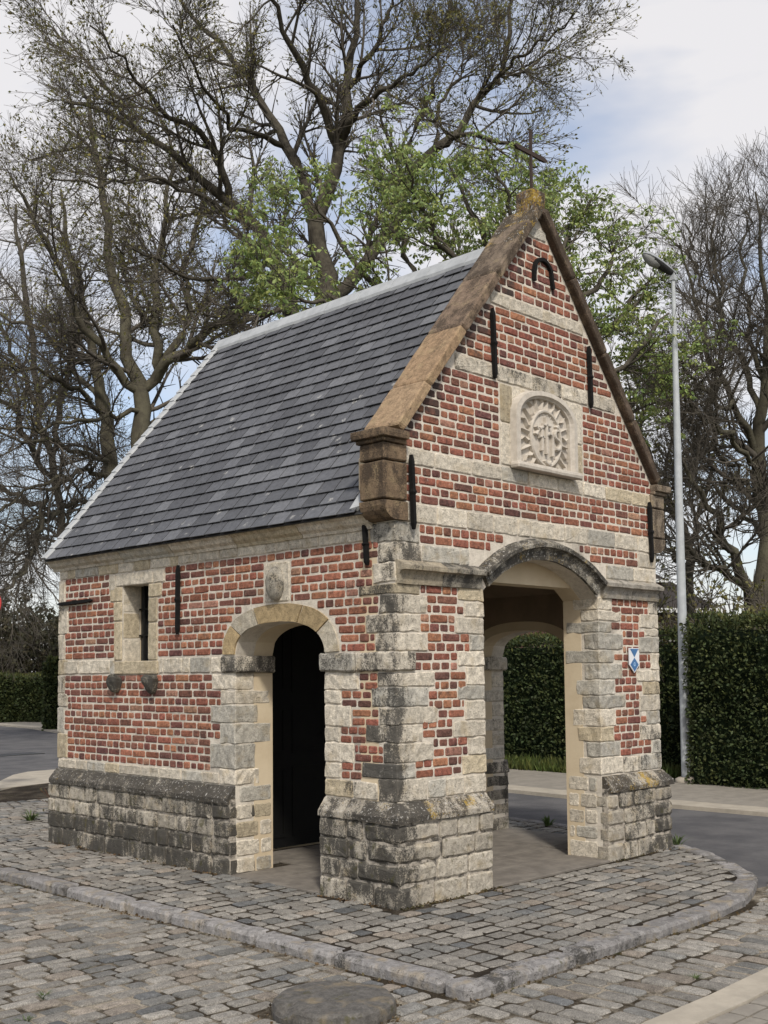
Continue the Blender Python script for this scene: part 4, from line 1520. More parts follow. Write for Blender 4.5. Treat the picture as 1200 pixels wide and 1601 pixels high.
g = MB()
hw = W_ - EX
A = [Vector((EX, .2, EZ)), Vector((EX, EYB, EZ)), Vector((XM, RYB, RZ)), Vector((XM, .2, RZ)), Vector((hw, .2, EZ)), Vector((hw, EYB, EZ))]
A = [a + Vector((0, 0, -.012)) for a in A]
g.add(A, [(0, 1, 2, 3), (3, 2, 5, 4), (1, 5, 2), (0, 3, 4), (0, 4, 5, 1)])
roof = g.build('roof', M['lamp_dark'], chapel)
EXPO, SWD = .137, .200
nrow = int(SL / EXPO)
for lft in (True, False):
    for r in range(nrow + 1):
        v0 = r * EXPO
        ymax = EYB - (EYB - RYB) * min(1, (v0 + EXPO * .5) / SL)
        y_ = .255 - (SWD / 2 if r % 2 else 0) + random.uniform(-.01, .01)
        while y_ < ymax - .01:
            w = SWD * random.uniform(.92, 1.06)
            a, b_ = max(y_, .24), min(y_ + w - .013, ymax)
            y_ += w
            if b_ - a < .03: continue
            dv = random.uniform(-.003, .003)
            lo, hi = v0 - .008 + dv, min(v0 + EXPO + .018, SL - .01)
            th_ = .007
            n0, n1 = .020 + random.uniform(0, .003), .003
            if r >= nrow - 1 and r % 2 == (nrow - 1) % 2 and int(y_ / SWD) % 2:
                pts = [(a, lo + .045), (a + .05, lo), (b_, lo), (b_, hi), (a, hi)]
            else:
                pts = [(a, lo), (b_, lo), (b_, hi), (a, hi)]
            V = []
            for top in (1, 0):
                for s_, v_ in pts:
                    f = (v_ - lo) / (hi - lo)
                    V.append(roof_pt(s_, v_, n0 + (n1 - n0) * f - (0 if top else th_) + random.uniform(-.0008, .0008), lft))
            m_ = len(pts)
            Fc = [tuple(range(m_))] + [(i, (i + 1) % m_, m_ + (i + 1) % m_, m_ + i)[::-1] for i in range(m_)]
            k = random.uniform(.80, 1.18)
            h_ = random.random()
            base = (.092, .094, .101) if h_ < .5 else ((.076, .077, .083) if h_ < .78 else (.115, .117, .124))
            wht = .75 if v0 < SL * .5 else .15
            put('slate', (V, Fc), (base[0] * k, base[1] * k, base[2] * k, wht), 'roof', 'slate')
# steep slated end
E1, E2, E3 = Vector((EX, EYB, EZ)), Vector((hw, EYB, EZ)), Vector((XM, RYB, RZ))
for r in range(22):
    f0, f1 = r / 22, (r + 1.35) / 22
    a0_, b0_ = E1.lerp(E3, f0), E2.lerp(E3, f0)
    a1_, b1_ = E1.lerp(E3, min(1, f1)), E2.lerp(E3, min(1, f1))
    n_ = max(1, int((b0_ - a0_).length / SWD))
    for q in range(n_):
        p = [a0_.lerp(b0_, q / n_ + .004), a0_.lerp(b0_, (q + 1) / n_ - .004), a1_.lerp(b1_, (q + 1) / n_), a1_.lerp(b1_, q / n_)]
        V = [p[0] + Vector((0, .022, 0)), p[1] + Vector((0, .022, 0)), p[2] + Vector((0, .006, 0)), p[3] + Vector((0, .006, 0))]
        V += [v - Vector((0, .01, 0)) for v in V]
        put('slate', (V, [(0, 1, 2, 3), (0, 4, 5, 1), (1, 5, 6, 2), (3, 2, 6, 7), (0, 3, 7, 4)]), (.09, .095, .105, .3), 'roof', 'slate')
emit('slate', {'roof': roof}, 300, 'slating')
# zinc ridge
seg = lin(.27, RYB + .03, 9)
for a, b_ in zip(seg, seg[1:]):
    mb = MB()
    wv = .085
    prof = [(-1, SL - wv, .030), (-1, SL - .012, .034), (0, SL + .012, .045), (1, SL - .012, .034), (1, SL - wv, .030)]
    V = []
    for y_ in (a, b_ + .012):
        for sd, v_, n_ in prof:
            p = roof_pt(y_, v_, n_ + (.004 if y_ == a else 0), True)
            if sd == 0: p = Vector((XM, y_, RZ + .062))
            if sd == 1: p.x = 2 * XM - p.x
            V.append(p)
    Fc = [(i, i + 1, 6 + i, 5 + i) for i in range(4)]
    low = [v - Vector((0, 0, .03)) for v in V]
    Fc2 = [(0, 5, 15, 10), (4, 9, 19, 14), (0, 10, 11, 1), (1, 11, 12, 2), (2, 12, 13, 3), (3, 13, 14, 4)]
    mb.add(V + low, Fc + Fc2); mb.build('ridge_cap', M['zinc'], roof)
# hip pieces
nh = 24
for side_ in (0, 1):
    for i in range(nh):
        f0, f1 = i / nh, (i + 1.06) / nh
        base = E1 if side_ == 0 else E2
        p0, p1 = base.lerp(E3, f0), base.lerp(E3, min(1, f1))
        sx = -1 if side_ == 0 else 1
        ea = Vector((0, -.055, 0)); eb = Vector((-sx * .055, 0, 0))
        nl = Vector((e_n.x * (1 if side_ == 0 else -1), 0, e_n.z))
        up_ = nl * .030 + Vector((0, .02, 0))
        V = []
        for p, lift in ((p0, .010), (p1, 0.0)):
            V += [p + ea + nl * (.028 + lift), p + up_ + nl * lift, p + eb + Vector((0, .03 + lift, 0))]
        V += [v - nl * .02 - Vector((0, .012, 0)) for v in V]
        mb = MB(); mb.add(V, [(0, 1, 4, 3), (1, 2, 5, 4), (0, 6, 7, 1), (1, 7, 8, 2), (0, 3, 9, 6), (2, 8, 11, 5)])
        mb.build('hip_piece', M['zinc'], roof)
# lead flashing against the kneeler
mb = MB(); mb.add([(-.10, .222, 2.78), (-.02, .222, 2.90), (.01, .222, 2.99), (-.15, .30, 2.755), (-.04, .31, 2.88), (-.10, .262, 2.74)], [(0, 3, 4, 1), (1, 4, 2), (0, 5, 3)])
mb.build('flashing', M['zinc'], roof)

# --- window of the left wall
mb = MB(); mb.box(.20, .215, 3.03, 3.47, 1.69, 2.42); win = mb.build('window', M['glass'], side_wall)
for a in (3.04, 3.135, 3.245, 3.355):
    mb = MB(); mb.box(.170, .198, a, a + .022, 1.70, 2.415); mb.build('window_bar', M['iron'], side_wall)
for z_ in (1.95, 2.19):
    mb = MB(); mb.box(.174, .192, 3.045, 3.455, z_, z_ + .014); mb.build('window_bar', M['iron'], side_wall)
for z0, z1 in ((1.705, 1.92), (1.93, 2.16), (2.17, 2.408)):
    put('reveal', face_piece(Frame((0, 3.46, 0), (1, 0, 0), (0, -1, 0)), .012, .185, z0, z1, .004, .008, .003, 3, 3), stone_tint(.25, .5), 'side', 'stone')
    put('reveal', face_piece(Frame((0, 3.04, 0), (1, 0, 0), (0, 1, 0)), .012, .185, z0, z1, .004, .008, .003, 3, 3), stone_tint(.25, .5), 'side', 'stone')
put('reveal', rbox(.012, .19, 3.042, 3.458, 1.66, 1.722, .006, .003, (3, 4, 1)), stone_tint(.55, .3), 'side', 'stone')
for V_, F_, t_, pp_, mm_ in PIECES['reveal']:
    mb = MB(); mb.add(V_, F_, t_); mb.build('window_reveal', M[mm_], side_wall)

# worn egg-shaped shield boss above the door
V, Fc = [], []
for i in range(9):
    ph = -math.pi / 2 + math.pi * i / 8
    for j in range(16):
        t = 2 * math.pi * j / 16
        y_ = 1.272 + .088 * math.cos(ph) * math.cos(t); z_ = 2.295 + .135 * math.sin(ph) * (1.0 if ph > 0 else 1.05)
        n_ = .010 + .085 * math.cos(ph) * math.sin(t)
        p = LEFT.p(y_, z_, n_); V.append(p + jn(p, 10, .008))
for i in range(8):
    for j in range(16):
        Fc.append((i * 16 + j, i * 16 + (j + 1) % 16, (i + 1) * 16 + (j + 1) % 16, (i + 1) * 16 + j))
mb = MB(); mb.add(V, Fc, (.34, .315, .265, .60)); mb.build('shield_boss', M['stone'], side_wall, True)
# two worn corbel heads under the window sill
for yc in (3.54, 2.955):
    V, Fc = rbox(-.085, .01, yc - .085, yc + .085, 1.435, 1.592, .03, .018, (5, 5, 5), 13)
    V = [Vector((v.x * (1 if v.z > 1.53 else .55 + .45 * (v.z - 1.435) / .095), yc + (v.y - yc) * (.55 + .45 * min(1, (v.z - 1.43) / .12)), v.z)) for v in V]
    mb = MB(); mb.add(V, Fc, (.27, .25, .20, .7)); mb.build('corbel', M['stone'], side_wall)

# --- wrought iron wall anchors
def anchor(p, q, parent, w=.036, d=.030, nrm=(0, -1, 0)):
    p, q, nv = Vector(p), Vector(q), Vector(nrm)
    mb = MB()
    t = (q - p)
    side_v = t.normalized().cross(nv)
    V = []
    fr_ = [0, .08, .46, .5, .54, .92, 1]
    ww = [.35, 1, 1, 1.35, 1, 1, .35]
    for f, k in zip(fr_, ww):
        c = p + t * f
        dd = d * (1.3 if k > 1.2 else (.8 if k < .5 else 1.0))
        V += [c + side_v * (w * k / 2), c + side_v * (w * k / 2 * .8) + nv * dd, c - side_v * (w * k / 2 * .8) + nv * dd, c - side_v * (w * k / 2)]
    Fc = []
    for i in range(len(fr_) - 1):
        for j in range(4):
            Fc.append((4 * i + j, 4 * i + (j + 1) % 4, 4 * i + 4 + (j + 1) % 4, 4 * i + 4 + j))
    Fc += [(0, 1, 2, 3), (24, 27, 26, 25)]
    V = [v + jn(v, 20, .002) for v in V]
    mb.add(V, Fc); mb.build('wall_anchor', M['iron'], parent)


for x, z0, z1, n0 in ((1.10, 3.86, 4.41, .012), (2.405, 3.84, 4.375, .012), (.135, 2.60, 3.13, .034), (3.32, 2.57, 3.12, .014)):
    anchor((x + .01, -n0, z0), (x - .008, -n0, z1), gable_wall)
anchor((-.012, 2.565, 1.937), (-.012, 2.555, 2.53), side_wall, nrm=(-1, 0, 0))
anchor((-.012, .255, 2.36), (-.012, .275, 2.66), side_wall, nrm=(-1, 0, 0))
anchor((-.012, 3.955, 2.302), (-.012, 4.57, 2.292), side_wall, nrm=(-1, 0, 0))
# horseshoe-shaped anchor near the apex
pth = []
for i in range(15):
    t = math.pi * (1.0 - i / 14)
    pth.append((1.77 + .118 * math.cos(t), 4.855 + .115 * math.sin(t)))
pth = [(1.648, 4.77), (1.65, 4.81)] + pth + [(1.895, 4.81), (1.905, 4.755)]
mb = MB(); mb.add(*sweep_plane(pth, [(.008, -.018), (.034, -.014), (.034, .014), (.008, .018)], FRONT, None, .003)); mb.build('horseshoe_anchor', M['iron'], gable_wall)

# --- niche with the carved sun relief
NC, NW, NZ0, NSP, NTOP = 1.735, .425, 3.215, 3.61, 3.865
def narch(hw, z0, sp, top, n=18, e=2.1):
    out = [(NC - hw, z0)]
    for i in range(n + 1):
        t = math.pi - math.pi * i / n
        c, s = math.cos(t), math.sin(t)
        out.append((NC + hw * math.copysign(abs(c) ** (2 / e), c), sp + (top - sp) * max(0, s) ** (2 / e)))
    out.append((NC + hw, z0))
    return out


rings = [narch(NW, NZ0, NSP, NTOP), narch(NW - .012, NZ0, NSP, NTOP - .012), narch(.365, NZ0, NSP, NTOP - .05), narch(.345, NZ0 + .0, NSP, NTOP - .062), narch(.335, NZ0, NSP, NTOP - .07), narch(.33, NZ0, NSP, NTOP - .075)]
dep = [.0, .062, .066, .045, .040, -.035]
V, Fc = [], []
k = len(rings[0])
for rg, dn in zip(rings, dep):
    V += [FRONT.p(s_, z_, dn) for s_, z_ in rg]
for r in range(len(rings) - 1):
    for i in range(k - 1):
        Fc.append((r * k + i, r * k + i + 1, (r + 1) * k + i + 1, (r + 1) * k + i))
mb = MB(); mb.add(V, Fc, (.5, .46, .4, .1))
niche = mb.build('niche_frame', M['niche'], gable_wall)
mb = MB(); mb.add([FRONT.p(s_, z_, .010) for s_, z_ in rings[5]], [tuple(range(k))]); mb.build('niche_panel', M['niche'], gable_wall)
mb = MB(); mb.add(*rbox(NC - NW - .012, NC + NW + .012, -.098, -.004, 3.186, 3.236, .012, .004, (8, 3, 2)), tint=(.5, .46, .4, .2)); mb.build('niche_sill', M['niche'], gable_wall)
# sun rays, alternately straight and flaming
rc_, rz_ = NC, 3.475
for i in range(24):
    t = 2 * math.pi * (i + .5) / 24
    d = (math.cos(t), math.sin(t)); pr = (-d[1], d[0])
    r0 = .19
    lim = .31 if abs(d[0]) > .5 else .315
    # length up to the frame
    r1 = min(.34, .315 / max(abs(d[0]), .01), (.235 / -d[1]) if d[1] < -.05 else .36)
    if r1 < r0 + .03: continue
    wv = 0 if i % 2 else .016
    pts = [(r0, .030), (r0 + (r1 - r0) * .35, .021), (r0 + (r1 - r0) * .7, .012), (r1, .0)]
    V = []
    for q, (rr, w) in enumerate(pts):
        o_ = wv * math.sin(q * 2.2)
        for sgn in (1, 0, -1):
            s_ = rc_ + d[0] * rr + pr[0] * (w * sgn + o_); z_ = rz_ + d[1] * rr + pr[1] * (w * sgn + o_)
            V.append(FRONT.p(s_, z_, .008 if sgn else .040))
    Fc = []
    for q in range(3):
        for a in (0, 1): Fc.append((3 * q + a, 3 * q + a + 1, 3 * q + 4 + a, 3 * q + 3 + a))
    mb = MB(); mb.add(V, Fc); mb.build('sun_ray', M['niche'], gable_wall)
# oval medallion with rim
V, Fc = [], []
prof = [(1.0, .006), (1.0, .040), (.96, .052), (.90, .050), (.86, .030), (.5, .038), (.001, .042)]
for i in range(36):
    t = 2 * math.pi * i / 36
    for f, n_ in prof: V.append(FRONT.p(rc_ + .212 * f * math.cos(t), rz_ + .238 * f * math.sin(t), n_))
for i in range(36):
    for j in range(6):
        a, b_ = i * 7 + j, ((i + 1) % 36) * 7 + j
        Fc.append((a, b_, b_ + 1, a + 1))
mb = MB(); mb.add(V, Fc); med = mb.build('medallion', M['niche'], gable_wall)


def stroke(pts, w=.015, n0=.034, n1=.072):
    """raised rounded stroke on the front plane"""
    prof = [(n0, -w), (n1 - .010, -w * .85), (n1, -w * .4), (n1, w * .4), (n1 - .010, w * .85), (n0, w)]
    return sweep_plane([(rc_ + a, rz_ + b_) for a, b_ in pts], prof, FRONT, None, .0)


def arcp(cx_, cz_, r, a0_, a1_, n=8):
    return [(cx_ + r * math.cos(R_(a0_ + (a1_ - a0_) * i / n)), cz_ + r * math.sin(R_(a0_ + (a1_ - a0_) * i / n))) for i in range(n + 1)]


mono = [
    [(-.075, -.11), (-.075, .06)], [(-.115, .0), (-.045, .0)], [(-.105, .065), (-.06, .085)],           # i
    [(-.012, -.13), (-.012, .17)], [(-.06, .105), (.04, .105)],                                         # h with cross
    [(-.012, .01)] + arcp(.028, .0, .04, 140, 0, 6) + [(.068, -.14)],
    arcp(.135, .045, .036, 60, 250, 8) + arcp(.128, -.035, .042, 80, -120, 8),                            # s
    arcp(0, -.17, .04, 200, 340, 6), [(-.15, .08), (-.12, .05), (-.155, .01)], [(.15, .12), (.12, .10)],
]
for st in mono:
    mb = MB(); mb.add(*stroke(st)); mb.build('monogram_stroke', M['niche'], med)

# --- blue and white heritage plaque on the right pier
root = empty('heritage_plaque', (3.0, -.02, 1.57), 'small pointed blue and white shield plaque on the right pier', 'plaque')
pxc, pz = 3.0, 1.572


def flat(pts, n0, n1, mat, name):
    m_ = len(pts)
    V = [FRONT.p(pxc + a, pz + b_, n1) for a, b_ in pts] + [FRONT.p(pxc + a, pz + b_, n0) for a, b_ in pts]
    mb = MB(); mb.add(V, [tuple(range(m_))] + [(i, (i + 1) % m_, m_ + (i + 1) % m_, m_ + i)[::-1] for i in range(m_)])
    mb.build(name, M[mat], root)


flat([(0, 0), (.080, .072), (.080, .218), (-.080, .218), (-.080, .072)], .016, .024, 'white_enamel', 'plate')
flat([(0, .138), (.066, .212), (-.066, .212)], .0242, .026, 'blue_enamel', 'blue_field')
flat([(0, .012), (.066, .074), (0, .134), (-.066, .074)], .0242, .026, 'blue_enamel', 'blue_field')
flat([(.016 * math.cos(t), .076 + .018 * math.sin(t)) for t in [2 * math.pi * i / 14 for i in range(14)]], .0262, .0272, 'pale_blue', 'emblem')
flat([(.008 * math.cos(t), .078 + .009 * math.sin(t)) for t in [2 * math.pi * i / 10 for i in range(10)]], .0274, .0282, 'blue_enamel', 'emblem')
for sx in (-.07, .07):
    flat([(sx + .005 * math.cos(t), .208 + .005 * math.sin(t)) for t in [2 * math.pi * i / 8 for i in range(8)]], .0262, .029, 'galv', 'screw')

# ================================================================== STREET LAMP
lx, ly_ = 9.2, 3.02
root = empty('street_lamp', (lx, ly_, -.04), 'tall tapered galvanised street lamp beside the clipped hedge', 'street lamp')
V, Fc = lathe([(.070, 0), (.068, 2.0), (.056, 4.5), (.041, 6.4), (.028, 7.52)], (lx, ly_, -.04), 16)
mb = MB(); mb.add(V, Fc); mb.build('pole', M['galv'], root, True)
mb = MB(); mb.add(*lathe([(.16, 0), (.16, .05), (.09, .08)], (lx, ly_, -.04), 16)); mb.build('base_collar', M['concrete'], root, True)
mb = MB(); V, Fc = [], []
for z_ in (.55, .95):
    for a_ in (-.5, -.2, .1, .4):
        t_ = math.atan2(CAM[1] - ly_, CAM[0] - lx) + a_
        V.append((lx + 0.0725 * math.cos(t_), ly_ + 0.0725 * math.sin(t_), z_))
mb.add(V, [(i, i + 1, i + 5, i + 4) for i in range(3)]); mb.build('access_door', M['lamp_grey'], root)
# head: extends towards the road (left in view) and a little upwards
hd = Vector((-RT[0], -RT[1], 0)).normalized() * .92 + Vector((-.25, -.25, 0)); hd.z = 0; hd.normalize()
hs = Vector((-hd.y, hd.x, 0))
top = Vector((lx, ly_, 7.48))
tilt = Vector((0, 0, 1)) * math.sin(R_(24)) + hd * math.cos(R_(24))
hu = hs.cross(tilt); hu = hu if hu.z > 0 else -hu


def head_mesh(sections, lower, upper, n=10):
    """sections: (distance, half width, height up, height down)"""
    V, Fc = [], []
    k = n + 1
    for d_, w_, hu_, hd_ in sections:
        for i in range(k):
            t = math.pi * i / n
            y_ = math.cos(t) * w_
            z_ = (math.sin(t) * hu_ if upper else -math.sin(t) * hd_)
            V.append(top + tilt * d_ + hs * y_ + hu * (z_ + .05))
    for r in range(len(sections) - 1):
        for i in range(n):
            Fc.append((r * k + i, r * k + i + 1, (r + 1) * k + i + 1, (r + 1) * k + i))
    return V, Fc


secs = [(a * .88, w * .85, c * .85, d * .85) for a, w, c, d in [(-.02, .04, .04, .05), (.10, .075, .055, .07), (.30, .105, .075, .075), (.48, .115, .085, .07), (.60, .095, .075, .05), (.66, .05, .04, .02), (.68, .005, .005, .002)]]
mb = MB(); mb.add(*head_mesh(secs, False, True)); mb.build('lamp_housing', M['lamp_grey'], root, True)
mb = MB(); mb.add(*head_mesh(secs[:4], True, False)); mb.build('lamp_underside', M['lamp_dark'], root, True)
mb = MB(); mb.add(*head_mesh([(a * .88, w * .85, 0, d * .85) for a, w, _, d in [(.30, .05, 0, .02), (.33, .09, 0, .09), (.45, .10, 0, .125), (.57, .09, 0, .10), (.64, .06, 0, .05), (.67, .01, 0, .01)]], True, False)); mb.build('lamp_cover', M['lamp_glass'], root, True)
mb = MB(); mb.add(*head_mesh([(a, w + .006, .012, .012) for a, w, _, _ in secs[:6]], True, False)); mb.build('lamp_rim', M['galv'], root, True)
mb = MB(); bar(mb, top + Vector((0, 0, -.06)), top + Vector((0, 0, .08)), .075, .075); mb.build('lamp_bracket', M['galv'], root)

# ================================================================== ROUND ROAD SIGN at the left edge
sp = Vector(at(-30, 1052, 15.0)); sp.z = -.04
root = empty('road_sign', sp, 'red round traffic sign just showing at the left edge', 'road sign')
sd = Vector((CAM[0] - sp.x, CAM[1] - sp.y, 0)).normalized(); ss_ = Vector((-sd.y, sd.x, 0))
sc = Vector((sp.x, sp.y, 2.58))


def disc(r, d0, d1, n=32, r_in=0.0):
    V, Fc = [], []
    for i in range(n):
        t = 2 * math.pi * i / n
        o_ = ss_ * math.cos(t) + Vector((0, 0, math.sin(t)))
        V += [sc + o_ * r + sd * d0, sc + o_ * r + sd * d1, sc + o_ * r_in + sd * d1]
    for i in range(n):
        a, b_ = 3 * i, 3 * ((i + 1) % n)
        Fc += [(a, b_, b_ + 1, a + 1), (a + 1, b_ + 1, b_ + 2, a + 2)]
    return V, Fc


mb = MB(); mb.add(*disc(.25, .03, .045)); mb.build('sign_face', M['red_sign'], root)
mb = MB(); mb.box(0, 0, 0, 0, 0, 0) if False else bar(mb, sc + ss_ * -.18 + sd * .048, sc + ss_ * .18 + sd * .048, .07, .004, (0, 0, 1)); mb.build('white_bar', M['white_enamel'], root)
mb = MB(); mb.add(*lathe([(.035, 0), (.035, 2.9), (.0, 2.9)], (sp.x, sp.y, -.04), 12)); mb.build('pole', M['galv'], root, True)

# ================================================================== VEGETATION HELPERS
def leaf_cloud(name, centers, dirs, size, aspect, mat, parent, jitter=0.3, fold=True, tint_var=.35, kind=None):
    """one diamond leaf per centre, pointing along dirs"""
    n = len(centers)
    c = np.asarray(centers, float); d = np.asarray(dirs, float)
    d = d + rng.normal(0, jitter, d.shape); d /= np.linalg.norm(d, axis=1, keepdims=True) + 1e-9
    r = rng.normal(size=d.shape); s = np.cross(d, r); s /= np.linalg.norm(s, axis=1, keepdims=True) + 1e-9
    sz = (np.asarray(size) if np.ndim(size) else np.full(n, size)) * rng.uniform(.7, 1.3, n)
    up = np.cross(s, d)
    L = d * sz[:, None]; Wd = s * (sz * aspect)[:, None]; U = up * (sz * .12)[:, None]
    V = np.stack([c, c + L * .5 + Wd + U, c + L, c + L * .5 - Wd + U], 1)
    q = np.arange(n * 4).reshape(-1, 4)
    tr = np.concatenate([q[:, [0, 1, 2]], q[:, [0, 2, 3]]])
    k = rng.uniform(1 - tint_var, 1 + tint_var, n)
    hue = rng.uniform(.88, 1.12, n)
    t = np.stack([k * hue, k, k * (2 - hue) * .95, np.ones(n)], 1)
    me = mesh_np(name, V.reshape(-1, 3), tris=tr, tint=np.repeat(t, 4, 0))
    return link(name, me, M[mat], parent, kind)


def frames(P):
    T = np.gradient(P, axis=1)
    T /= np.linalg.norm(T, axis=2, keepdims=True) + 1e-9
    ref = np.where(np.abs(T[..., 2:3]) < .9, np.array([0, 0, 1.0]), np.array([1.0, 0, 0]))
    A = np.cross(T, ref); A /= np.linalg.norm(A, axis=2, keepdims=True) + 1e-9
    return T, A, np.cross(T, A)


def tubes(P, Rd, k):
    """P (m,n,3) polylines, Rd (m,n) radii -> verts, quads"""
    m_, n, _ = P.shape
    T, A, B = frames(P)
    ang = np.arange(k) * 2 * math.pi / k
    V = P[:, :, None, :] + Rd[:, :, None, None] * (A[:, :, None, :] * np.cos(ang)[None, None, :, None] + B[:, :, None, :] * np.sin(ang)[None, None, :, None])
    idx = np.arange(m_ * n * k).reshape(m_, n, k)
    nx = np.roll(idx, -1, axis=2)
    Q = np.stack([idx[:, :-1], nx[:, :-1], nx[:, 1:], idx[:, 1:]], -1).reshape(-1, 4)
    return V.reshape(-1, 3), Q


class Tubes:
    def __init__(self): self.V, self.Q, self.n = [], [], 0
    def add(self, P, Rd, k):
        V, Q = tubes(P, Rd, k)
        self.V.append(V); self.Q.append(Q + self.n); self.n += len(V)
    def build(self, name, mat, parent, smooth=True):
        return link(name, mesh_np(name, np.concatenate(self.V), quads=np.concatenate(self.Q), smooth=smooth), M[mat], parent)


def resample(pts, n):
    pts = np.asarray(pts, float)
    # Catmull-Rom style smoothing through chord lengths
    d = np.r_[0, np.cumsum(np.linalg.norm(np.diff(pts[:, :3], axis=0), axis=1))]
    t = np.linspace(0, d[-1], n)
    return np.stack([np.interp(t, d, pts[:, i]) for i in range(pts.shape[1])], 1)


def grow(P, Rd, per, trange, length, ang, npts, trop, rfac, rmin, wig=.18, rmax=9, len_by_r=None):
    """children of polylines P: returns (m*per, npts, 3), radii"""
    m_, n, _ = P.shape
    t = rng.uniform(trange[0], trange[1], (m_, per)) * (n - 1)
    i = np.minimum(t.astype(int), n - 2); f = (t - i)[..., None]
    mi = np.arange(m_)[:, None]
    s = P[mi, i] * (1 - f) + P[mi, i + 1] * f
    r0 = (Rd[mi, i] * (1 - f[..., 0]) + Rd[mi, i + 1] * f[..., 0])
    T = P[mi, i + 1] - P[mi, i]; T /= np.linalg.norm(T, axis=2, keepdims=True) + 1e-9
    rv = rng.normal(size=T.shape); pp = rv - (rv * T).sum(2, keepdims=True) * T; pp /= np.linalg.norm(pp, axis=2, keepdims=True) + 1e-9
    a = np.radians(rng.uniform(ang[0], ang[1], (m_, per)))[..., None]
    d = T * np.cos(a) + pp * np.sin(a)
    L = rng.uniform(length[0], length[1], (m_, per))
    L = L * (1.15 - .55 * (t / (n - 1)))
    s, d, L, r0 = s.reshape(-1, 3), d.reshape(-1, 3), L.reshape(-1), r0.reshape(-1)
    st = (L / (npts - 1))[:, None]
    out = [s]
    for q in range(npts - 1):
        d = d + rng.normal(0, wig, d.shape) + np.asarray(trop)[None, :]
        d /= np.linalg.norm(d, axis=1, keepdims=True)
        out.append(out[-1] + d * st)
    C = np.stack(out, 1)
    rs = np.clip(r0 * rfac, rmin, rmax)
    tp = np.linspace(1, .25, npts)[None, :]
    return C, np.maximum(rs[:, None] * tp, rmin * .8)


def limb3(pts, dep0, dep1, n=16, seed=0, amp=.5):
    """surveyed limb: (u, v, width px) -> 3D polyline with a depth that wanders"""
    pts = resample(np.array(pts, float), n)
    tt = np.linspace(0, 1, n)
    dep = dep0 + (dep1 - dep0) * tt + amp * np.sin(tt * 3.1 + seed) * .5
    P = np.array([at(u, v, dd) for (u, v, _), dd in zip(pts, dep)])
    P[1:-1] += rng.normal(0, .0022, (n - 2, 3)) * dep[1:-1, None]
    R = pts[:, 2] / 2 / F_PX * dep
    return P, R


def tree(name, label, base, limbs, dep, l1, l2, l3, bark='bark', leaf=None, group=None, trop=(0, 0, .06), k1=9, k2=8, k3=8, rm=.006, trunk_to=None, leaf_fn=None, ang=(25, 65)):
    root = empty(name, base, label, 'tree', group)
    Ps, Rs = [], []
    for i, (pts, d0, d1) in enumerate(limbs):
        P, R = limb3(pts, d0, d1, 16, i * 1.7)
        if i and pts[0][2] < 24:                     # let a limb spring from the nearest older one
            best = None
            for Pq in Ps:
                fine_ = resample(Pq, 60)
                uv, _ = to_px(fine_)
                dd = np.hypot(uv[:, 0] - pts[0][0], uv[:, 1] - pts[0][1])
                j = int(dd.argmin())
                if best is None or dd[j] < best[0]: best = (dd[j], fine_[j])
            w = np.clip(1 - np.linspace(0, 1, 16) * 1.6, 0, 1)[:, None]
            P = P + w * (best[1] - P[0])[None, :]
        Ps.append(P); Rs.append(R)
    Ps, Rs = np.array(Ps), np.array(Rs)
    tb = Tubes(); tb.add(Ps, Rs, 8)
    # trunk down to the ground
    b0 = Ps[0, 0]
    tp = np.array([[base[0], base[1], base[2] - .2], [base[0] * .7 + b0[0] * .3, base[1] * .7 + b0[1] * .3, base[2] + (b0[2] - base[2]) * .35], b0])
    tp = resample(np.c_[tp, [Rs[0, 0] * 1.7, Rs[0, 0] * 1.25, Rs[0, 0] * 1.02]], 8)
    tb.add(tp[None, :, :3], tp[None, :, 3], 10)
    tb.build('trunk', bark, root)
    C1, R1 = grow(Ps, Rs, k1, (.12, 1.0), l1, ang, 9, trop, .55, rm * 1.9, .11, .07)
    C2, R2 = grow(C1, R1, k2, (.15, 1.0), l2, (22, 58), 6, trop, .6, rm * 1.35, .13)
    C3, R3 = grow(C2, R2, k3, (.15, 1.0), l3, (18, 50), 4, trop, .65, rm, .14)
    C3b, R3b = grow(C1, R1, k3, (.2, 1.0), l3, (25, 65), 4, trop, .5, rm, .14)
    C3c, R3c = grow(Ps, Rs, k3 * 2, (.2, 1.0), (l2[0] * .6, l2[1] * .8), (30, 75), 5, trop, .25, rm * 1.1, .14, .02)
    bt = Tubes()
    bt.add(C1, R1, 5); bt.add(C2, R2, 4); bt.add(C3, R3, 3); bt.add(C3b, R3b, 3); bt.add(C3c, R3c, 3)
    bt.build('branches', 'twig', root)
    if leaf_fn: leaf_fn(root, C1, C2, np.concatenate([C3, C3b]))
    return root


def tips(C, n):
    i = rng.integers(0, len(C), n)
    j = rng.uniform(.3, 1.0, n) * (C.shape[1] - 1)
    a = np.minimum(j.astype(int), C.shape[1] - 2); f = (j - a)[:, None]
    p = C[i, a] * (1 - f) + C[i, a + 1] * f
    d = C[i, a + 1] - C[i, a]; d /= np.linalg.norm(d, axis=1, keepdims=True) + 1e-9
    return p, d


# ================================================================== TREES
def ground_at(u, dep, z=-.1):
    p = at(u, 1050, dep); return (float(p[0]), float(p[1]), z)


# --- tall oak behind the ridge, olive buds just opening
def oak_leaf(root, C1, C2, C3):
    p, d = tips(C3, 22000)
    leaf_cloud('crown', p, d + [0, 0, .2], .070, .30, 'leaf_bud', root, .6)


